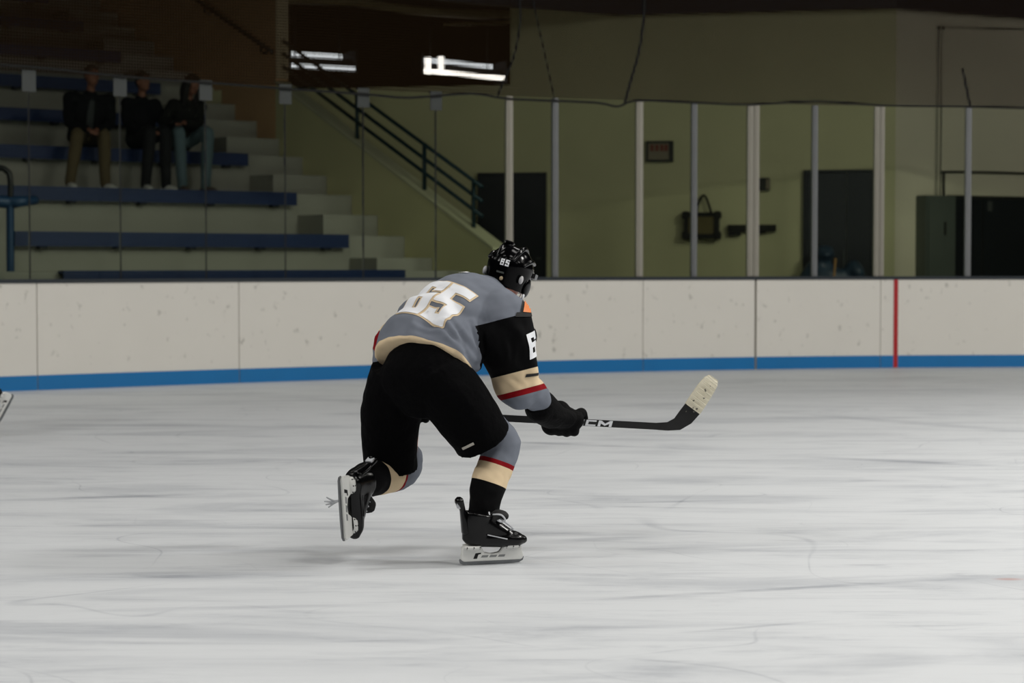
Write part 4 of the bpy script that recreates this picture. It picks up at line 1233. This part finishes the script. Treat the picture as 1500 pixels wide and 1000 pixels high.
# wire cage in front of the face
for j, zz in enumerate((.035, .0, -.035, -.07, -.105)):
    pts = []
    for k in range(-4, 5):
        a = k / 4.0 * 1.15; pts.append(hd(.104 * math.sin(a) * (1 - .08 * j / 4), .03 + .125 * math.cos(a) * (1 - .06 * j / 4) - .02, zz))
    mk('cage_bar', Geo().tube(pts, [.0028] * 9, seg=6, sub=2), m_wire, helmet, True)
for k in (-3, -2, -1, 0, 1, 2, 3):
    a = k / 4.0 * 1.15
    mk('cage_bar', Geo().tube([hd(.104 * math.sin(a), .01 + .125 * math.cos(a), .04), hd(.100 * math.sin(a), .012 + .124 * math.cos(a), -.03), hd(.085 * math.sin(a), .0 + .112 * math.cos(a), -.125)], [.0028] * 3, seg=6), m_wire, helmet, True)
mk('chin_cup', Geo().ball(hd(0, .085, -.135), (.035, .03, .022), HM, 16, 10), m_white, helmet, True)

# ---- the stick
m_shaft = mat('stick_black', lin(20, 20, 20), 0.4, nscale=60, namt=0.35)
m_tape = mat('tape_white', lin(216, 210, 190), 0.8, nscale=40, namt=0.06, bump=0.3, bscale=90)
SKT = empty('hockey_stick', st(700)); tag(SKT, 'black hockey stick with white taped blade held out over the ice by the skater', 'hockey stick')
mid = (ST0 + ST1) / 2
mk('shaft', Geo().box(mid, SD, SN, SU, (ST1 - ST0).length / 2, .010, .0158), m_shaft, SKT, bevel=.003)
mk('butt_tape', Geo().box(ST0 + SD * .05, SD, SN, SU, .055, .0125, .0175), m_tape, SKT, bevel=.004)
bc = [(962, 624.2, 5.2), (978, 624.3, 6.2), (992, 621, 9.5), (1004, 611, 12.5), (1014, 599, 13), (1024, 584, 13), (1034, 569, 12.5), (1041, 559, 11), (1045.5, 552.5, 7)]
def blade_part(i0, i1, th, grow=0.0):
    g = Geo(); rows = []
    for i in range(i0, i1 + 1):
        x, y, w = bc[i]; xa, ya, _ = bc[max(i - 1, 0)]; xb, yb, _ = bc[min(i + 1, len(bc) - 1)]
        d = V((xb - xa, yb - ya)).normalized(); nx, ny = -d.y, d.x
        Yd = 9.36 + 0.03 * ((i - 1) / 7.0) ** 2
        w = w + grow
        p0 = P(x + nx * w, y + ny * w, Yd); p1 = P(x - nx * w, y - ny * w, Yd)
        rows.append((p0, p1))
    vs = []; q = V((0, th / 2, 0))
    for p0, p1 in rows: vs += [p0 - q, p1 - q, p1 + q, p0 + q]
    fs = [(0, 1, 2, 3)]
    for i in range(len(rows) - 1):
        for a in range(4): fs.append((4 * i + a, 4 * i + 4 + a, 4 * i + 4 + (a + 1) % 4, 4 * i + (a + 1) % 4))
    n = 4 * (len(rows) - 1); fs.append((n + 3, n + 2, n + 1, n))
    return g.add(vs, fs)
mk('blade', blade_part(0, 8, .009), m_shaft, SKT, bevel=.002)
tp = mk('blade_tape', blade_part(4, 8, .013, .6), m_tape, SKT, bevel=.003)
for i in range(9):                                               # overlapping turns of the tape
    t = i / 9.0 * 3.8; k = 4 + int(t); fr_ = t - int(t)
    x = bc[k][0] * (1 - fr_) + bc[k + 1][0] * fr_; y = bc[k][1] * (1 - fr_) + bc[k + 1][1] * fr_; w = bc[k][2] * (1 - fr_) + bc[k + 1][2] * fr_
    dx, dy = bc[k + 1][0] - bc[k][0], bc[k + 1][1] - bc[k][1]; ll = math.hypot(dx, dy); nx, ny = -dy / ll, dx / ll
    mk('tape_turn', Geo().tube([P(x + nx * w + 1, y + ny * w, 9.353), P(x - nx * w + 3, y - ny * w, 9.353)], [.0022] * 2, seg=6), m_tape, tp, True)
random.seed(3)
for i in range(9):
    t = random.uniform(.1, 2.2); k = 4 + int(t); x = bc[k][0] + random.uniform(-9, 9); y = bc[k][1] + random.uniform(-5, 5)
    mk('puck_mark', Geo().box(P(x, y, 9.3525), (1, 0, .3), (0, 1, 0), (-.3, 0, 1), random.uniform(.002, .006), .0012, random.uniform(.002, .004)), mat('puck_scuff', lin(86, 84, 78), 0.8), tp)
# maker's letters printed along the shaft
def flat_quads(name, quads, org, U, W, D, m, parent, th=.001):
    g = Geo()
    for q in quads: g.prism(q, U, W, D, org, th)
    return mk(name, g, m, parent)
sh_ = .012; h2 = .0142
def letter(ch, x, w):
    s = lambda p: (p[0] + p[1] * .25, p[1])
    t = .0075; R_ = []
    def a(x0, y0, x1, y1): R_.append([s(q) for q in rect(x + x0, y0, x + x1, y1)])
    if ch == 'C':
        a(0, -h2, .012, h2); a(.012, h2 - t, w, h2); a(.012, -h2, w, -h2 + t)
    else:
        a(0, -h2, .013, h2); a(w - .013, -h2, w, h2)
        R_.append([s(q) for q in [(x + .013, h2), (x + w / 2, 0), (x + w / 2, -.010), (x + .013, h2 - .014)]])
        R_.append([s(q) for q in [(x + w - .013, h2 - .014), (x + w / 2, -.010), (x + w / 2, 0), (x + w - .013, h2)]])
    return R_
qs = letter('C', -.110, .048) + letter('C', -.052, .048) + letter('M', .006, .066)
flat_quads('shaft_lettering', qs, st(875) + SN * .0105, SD, SU, SN, m_white, SKT)['label'] = 'white CCM lettering on the shaft'

# loose lace ends behind the raised skate
LS = [c for c in SK.children if c.name.startswith('ice_skate')][-1]
for (dx, dy) in ((-17, -6), (-20, 0), (-18, 5), (-14, 9)):
    mk('lace_end', Geo().tube([P(496, 733, 8.72), P(488, 735 + dy * .3, 8.72), P(495 + dx, 734 + dy, 8.71)], [.005, .004, .003], seg=6), m_lace, LS, True)

# ================================================================== SECOND SKATER, mostly outside the frame
def rear(Y):
    MM = frame(V((0, 0, 0)), V((-.50, .10, -.86)), V((-.86, .0, .50)))
    heel = P(18, 576, Y); MM.translation = heel - MM @ V((-.150, 0, .026)); return MM


PHI = math.radians(136); RZ = Matrix.Rotation(PHI, 4, 'Z')
q = ML @ V((-.06, 0, .2)) - base
lo_, hi_ = 10.0, 20.0
for it in range(40):
    mY = (lo_ + hi_) / 2; z = (rear(mY) @ V((-.06, 0, .2))).z - q.z
    if z > 0: lo_ = mY
    else: hi_ = mY
MM = rear(mY); wpos = MM @ V((-.06, 0, .2)) - (RZ @ q)
S2 = copy_tree(SK, None, ('back_number', 'number_border', 'sleeve_number', 'helmet_number', 'nape_mark', 'lace_end'))
S2.matrix_world = Matrix.Translation(wpos) @ RZ
tag(S2, 'second skater at the left edge, only the tip of a raised skate showing', 'person')
k2 = [c for c in S2.children if c.name.startswith('ice_skate')][-1]
# turn the raised skate about its ankle
want = (Matrix.Translation(wpos) @ RZ).inverted() @ MM @ (Matrix.Translation(-base) @ ML).inverted()
k2.matrix_basis = want

# ================================================================== SPECTATORS
m_skin2 = mat('skin_shaded', lin(128, 84, 64), 0.6, nscale=20, namt=0.06)  # darker skin copy, the dim light of the stand put into the colour
m_coat = mat('coat_black', lin(14, 15, 17), 0.85, spec=0.2, nscale=8, namt=0.2)
m_hood = mat('hoodie_black', lin(12, 13, 16), 0.85, spec=0.2, nscale=8, namt=0.2)
m_top = mat('top_dark', lin(26, 26, 22), 0.85, spec=0.2, nscale=8, namt=0.2)
m_khaki = mat('trousers_khaki', lin(92, 80, 54), 0.85, nscale=10)
m_blackp = mat('trousers_black', lin(14, 15, 18), 0.85, nscale=10)
m_jean = mat('jeans_faded', lin(88, 108, 114), 0.85, nscale=10)
m_shoe = mat('shoe_white', lin(214, 214, 208), 0.6); m_shoed = mat('shoe_dark', lin(92, 78, 68), 0.6)
m_hair = mat('hair_dark', lin(20, 16, 13), 0.7, nscale=30, namt=0.3)
m_shirt = mat('shirt_grey', lin(50, 54, 54), 0.8)
FD = -BV; LD = V((0, 0, 1)).cross(FD)
SEATZ = zk(3) + 0.02; FLOORZ = zk(2) - 0.015; BQ = 2 * RUN + 0.02


def spectator(px, label, lean, look, knees, feet, hands, mt_top, mt_leg, mt_shoes, long_hair=False, tilt=0.0, S=1.08, wide=1.0):
    k = (px - 750) / F; a = 0.0
    o0 = B(0, BQ, 0); a = (o0.x - k * o0.y) / (BU.x - k * BU.y)
    org = B(a, BQ, SEATZ)
    root = empty('person', org); tag(root, label, 'person', 'seated spectators')

    def Lc(f, s, u): return org + (FD * f + LD * s + V((0, 0, u))) * S
    tor = [Lc(0, 0, .10), Lc(lean * .35, 0, .30), Lc(lean * .8, 0, .48), Lc(lean, 0, .60)]
    hdv = look.normalized(); hr = hdv.cross(V((0, 0, 1))).normalized(); hu = hr.cross(hdv).normalized()
    M = Matrix((hr, hdv, hu)).transposed()
    hc = Lc(lean + .05 + tilt, 0, .80 - abs(tilt) * .3)

    def H(x, y, z): return hc + (M @ V((x, y, z))) * S
    shl = [Lc(lean * .85, sd * .19 * wide, .53) for sd in (1, -1)]
    elb = []; wri = []
    for i, sd in enumerate((1, -1)):
        hx = Lc(*hands[i]); mid_ = (shl[i] + hx) / 2; e = mid_ + LD * (sd * .10 * S) + V((0, 0, -.10 * S)) - FD * .04
        elb.append(e); wri.append(hx)
    hipj = [Lc(0, sd * .09, .105) for sd in (1, -1)]; kn = [Lc(*q_) for q_ in knees]
    an = []
    for q_ in feet:
        p_ = Lc(q_[0], q_[1], 0); p_.z = FLOORZ + .085; an.append(p_)
    g = Geo()                                              # one continuous body
    g.tube(tor, [(.13, .10), (.13, .095), (.15, .10), (.07, .07)], LD, rnd=True)
    g.tube([tor[2], tor[3], H(0, -.01, -.07)], [.07, .055, .05], LD, rnd=True)
    g.ball(H(0, 0, 0), (.074 * S, .094 * S, .112 * S), M); g.ball(H(0, .035, -.07), (.052 * S, .056 * S, .05 * S), M)
    g.tube([H(0, .088, .015), H(0, .110, -.025), H(0, .094, -.034)], [.012, .017, .012], hr, rnd=True, seg=10)
    g.tube([H(-.022, .086, -.065), H(0, .095, -.066), H(.022, .086, -.065)], [.007, .009, .007], hu, rnd=True, seg=8)
    for sx in (-1, 1):
        g.ball(H(.076 * sx, -.005, -.01), (.012 * S, .022 * S, .032 * S), M); g.ball(H(.032 * sx, .088, .025), (.022, .012, .008), M)
    for i in range(2):
        g.tube([shl[i], elb[i], wri[i]], [.05, .042, .03], LD, rnd=True)
        g.tube([hipj[i], kn[i]], [.07, .045], LD, rnd=True); g.tube([kn[i], an[i]], [.045, .035], LD, rnd=True)
        fd = (wri[i] - elb[i]).normalized(); sdv = LD * (1 if i == 0 else -1)
        pc = wri[i] + fd * .05
        g.tube([wri[i], pc + fd * .03], [(.022, .03), (.018, .042)], V((0, 0, 1)), rnd=True)
        dn = V((0, 0, -1))
        for j, of in enumerate((-.03, -.01, .01, .03)):
            lnf = (.055, .065, .06, .045)[j]
            q0 = pc + fd * .03 + LD * of
            g.tube([q0, q0 + fd * lnf * .5 + dn * .010, q0 + fd * lnf * .75 + dn * .035], [.010, .0095, .008], LD, seg=8, rnd=True)
        q0 = pc - sdv * .035
        g.tube([q0, q0 - sdv * .02 + fd * .02, q0 - sdv * .02 + fd * .05 + dn * .01], [.012, .011, .009], LD, seg=8, rnd=True)
    fuse('body', g, 0.011, 2, m_skin2, root)
    g = Geo()                                              # jacket or top
    g.tube([Lc(-.02, 0, .10)] + [Lc(0, 0, .16)] + tor[1:3] + [Lc(lean * .95, 0, .57)], [(.20 * wide, .15), (.20 * wide, .15), (.20 * wide, .15), (.20 * wide, .13), (.10, .09)], LD, rnd=True, seg=22)
    for i in range(2):
        g.tube([tor[2], shl[i]], [.11, .09], LD, rnd=True)
        g.tube([shl[i], elb[i], elb[i] + (wri[i] - elb[i]) * .88], [.082, .068, .05], LD, rnd=True)
    fuse('jacket', g, 0.014, 3, mt_top, root, lambda p, n: .008 * noise.noise(p * 8))
    g = Geo()
    g.tube([Lc(-.04, 0, .105), Lc(.06, 0, .105)], [(.19, .095), (.19, .10)], LD, rnd=True)
    for i in range(2):
        g.tube([hipj[i], (hipj[i] + kn[i]) / 2, kn[i], (kn[i] + an[i]) / 2, an[i] + V((0, 0, .01))], [.10, .09, .085, .078, .066], LD, rnd=True)
    fuse('trousers', g, 0.014, 3, mt_leg, root, lambda p, n: .006 * noise.noise(p * 9))
    g = Geo()
    g.ball(H(0, -.026, .022), (.088 * S, .098 * S, .108 * S), M); g.tube([H(-.05, .062, .085), H(.05, .062, .085)], [.022, .022], hu, rnd=True)
    if long_hair:
        for sx in (-1, 1): g.tube([H(.06 * sx, .01, .06), H(.09 * sx, .03, -.06), H(.08 * sx, .06, -.20), H(.07 * sx, .05, -.30)], [.04, .045, .04, .02], hr, rnd=True)
        g.tube([H(0, -.08, .05), H(0, -.10, -.10), H(0, -.08, -.26)], [(.07, .04), (.10, .045), (.06, .03)], hr, rnd=True)
    fuse('hair', g, 0.010, 2, m_hair, root, lambda p, n: .006 * noise.noise(p * 30))
    for i, sd in enumerate((1, -1)):
        tw = (FD * 1.0 + LD * (.18 * sd)).normalized(); q0 = V((an[i].x, an[i].y, FLOORZ)); lf = V((0, 0, 1)).cross(tw)
        g = Geo()
        g.tube([q0 - tw * .06 + V((0, 0, .05)), q0 + tw * .04 + V((0, 0, .05)), q0 + tw * .13 + V((0, 0, .042)), q0 + tw * .19 + V((0, 0, .034))], [(.052, .046), (.054, .048), (.048, .052), (.034, .042)], V((0, 0, 1)), rnd=True)
        g.tube([q0 + V((0, 0, .05)), q0 + V((0, 0, .105))], [(.05, .045), (.05, .045)], tw, rnd=False)
        sh_o, _ = fuse('shoe', g, 0.010, 2, mt_shoes, root)
        mk('shoe_sole', Geo().box(q0 + tw * .062 + V((0, 0, .010)), tw, lf, V((0, 0, 1)), .140, .046, .010), mt_shoes, sh_o, bevel=.008)
    return root, Lc


r1, L1 = spectator(129, 'spectator in black jacket and khaki trousers with hands clasped, leftmost of three', .10, V((.55, -.8, -.05)), [(.44, .0, .10), (.42, -.32, .09)], [(.42, .02), (.52, -.46)], [(.46, -.10, .16), (.46, -.20, .16)], m_coat, m_khaki, m_shoe, S=1.12, wide=1.3)
mk('shirt_front', Geo().tube([L1(.19, -.06, .14), L1(.20, -.05, .34), L1(.19, -.02, .50)], [(.045, .02), (.05, .02), (.035, .015)], LD, rnd=True), m_shirt, r1, True)
r2, L2 = spectator(207, 'spectator all in black with white shoes, sitting between the other two', .04, V((.65, -.75, 0)), [(.44, .10, .17), (.44, -.10, .17)], [(.46, .10), (.48, -.18)], [(.36, .12, .20), (.36, -.08, .20)], m_hood, m_blackp, m_shoe)
r3, L3 = spectator(266, 'spectator with long dark hair and faded jeans bent over a phone, rightmost', .20, V((.6, -.7, -.55)), [(.42, .14, .20), (.40, -.24, .19)], [(.44, .10), (.44, -.22)], [(.46, -.20, .30), (.42, -.34, .30)], m_top, m_jean, m_shoed, True, .06)
pc_ = L3(.52, -.34, .29)
ph = empty('mobile_phone', pc_); tag(ph, 'dark mobile phone held by the rightmost spectator in jeans', 'phone')
mk('phone_body', Geo().box(pc_, LD, V((0, 0, 1)) * .5 + FD, V((0, 0, 1)) - FD * .5, .075, .04, .008), m_rubber, ph, bevel=.004)
mk('phone_screen', Geo().box(pc_ + (V((0, 0, 1)) - FD * .5).normalized() * .0085, LD, V((0, 0, 1)) * .5 + FD, V((0, 0, 1)) - FD * .5, .068, .034, .0008), mat('screen_dim', lin(60, 66, 74), 0.15), ph)
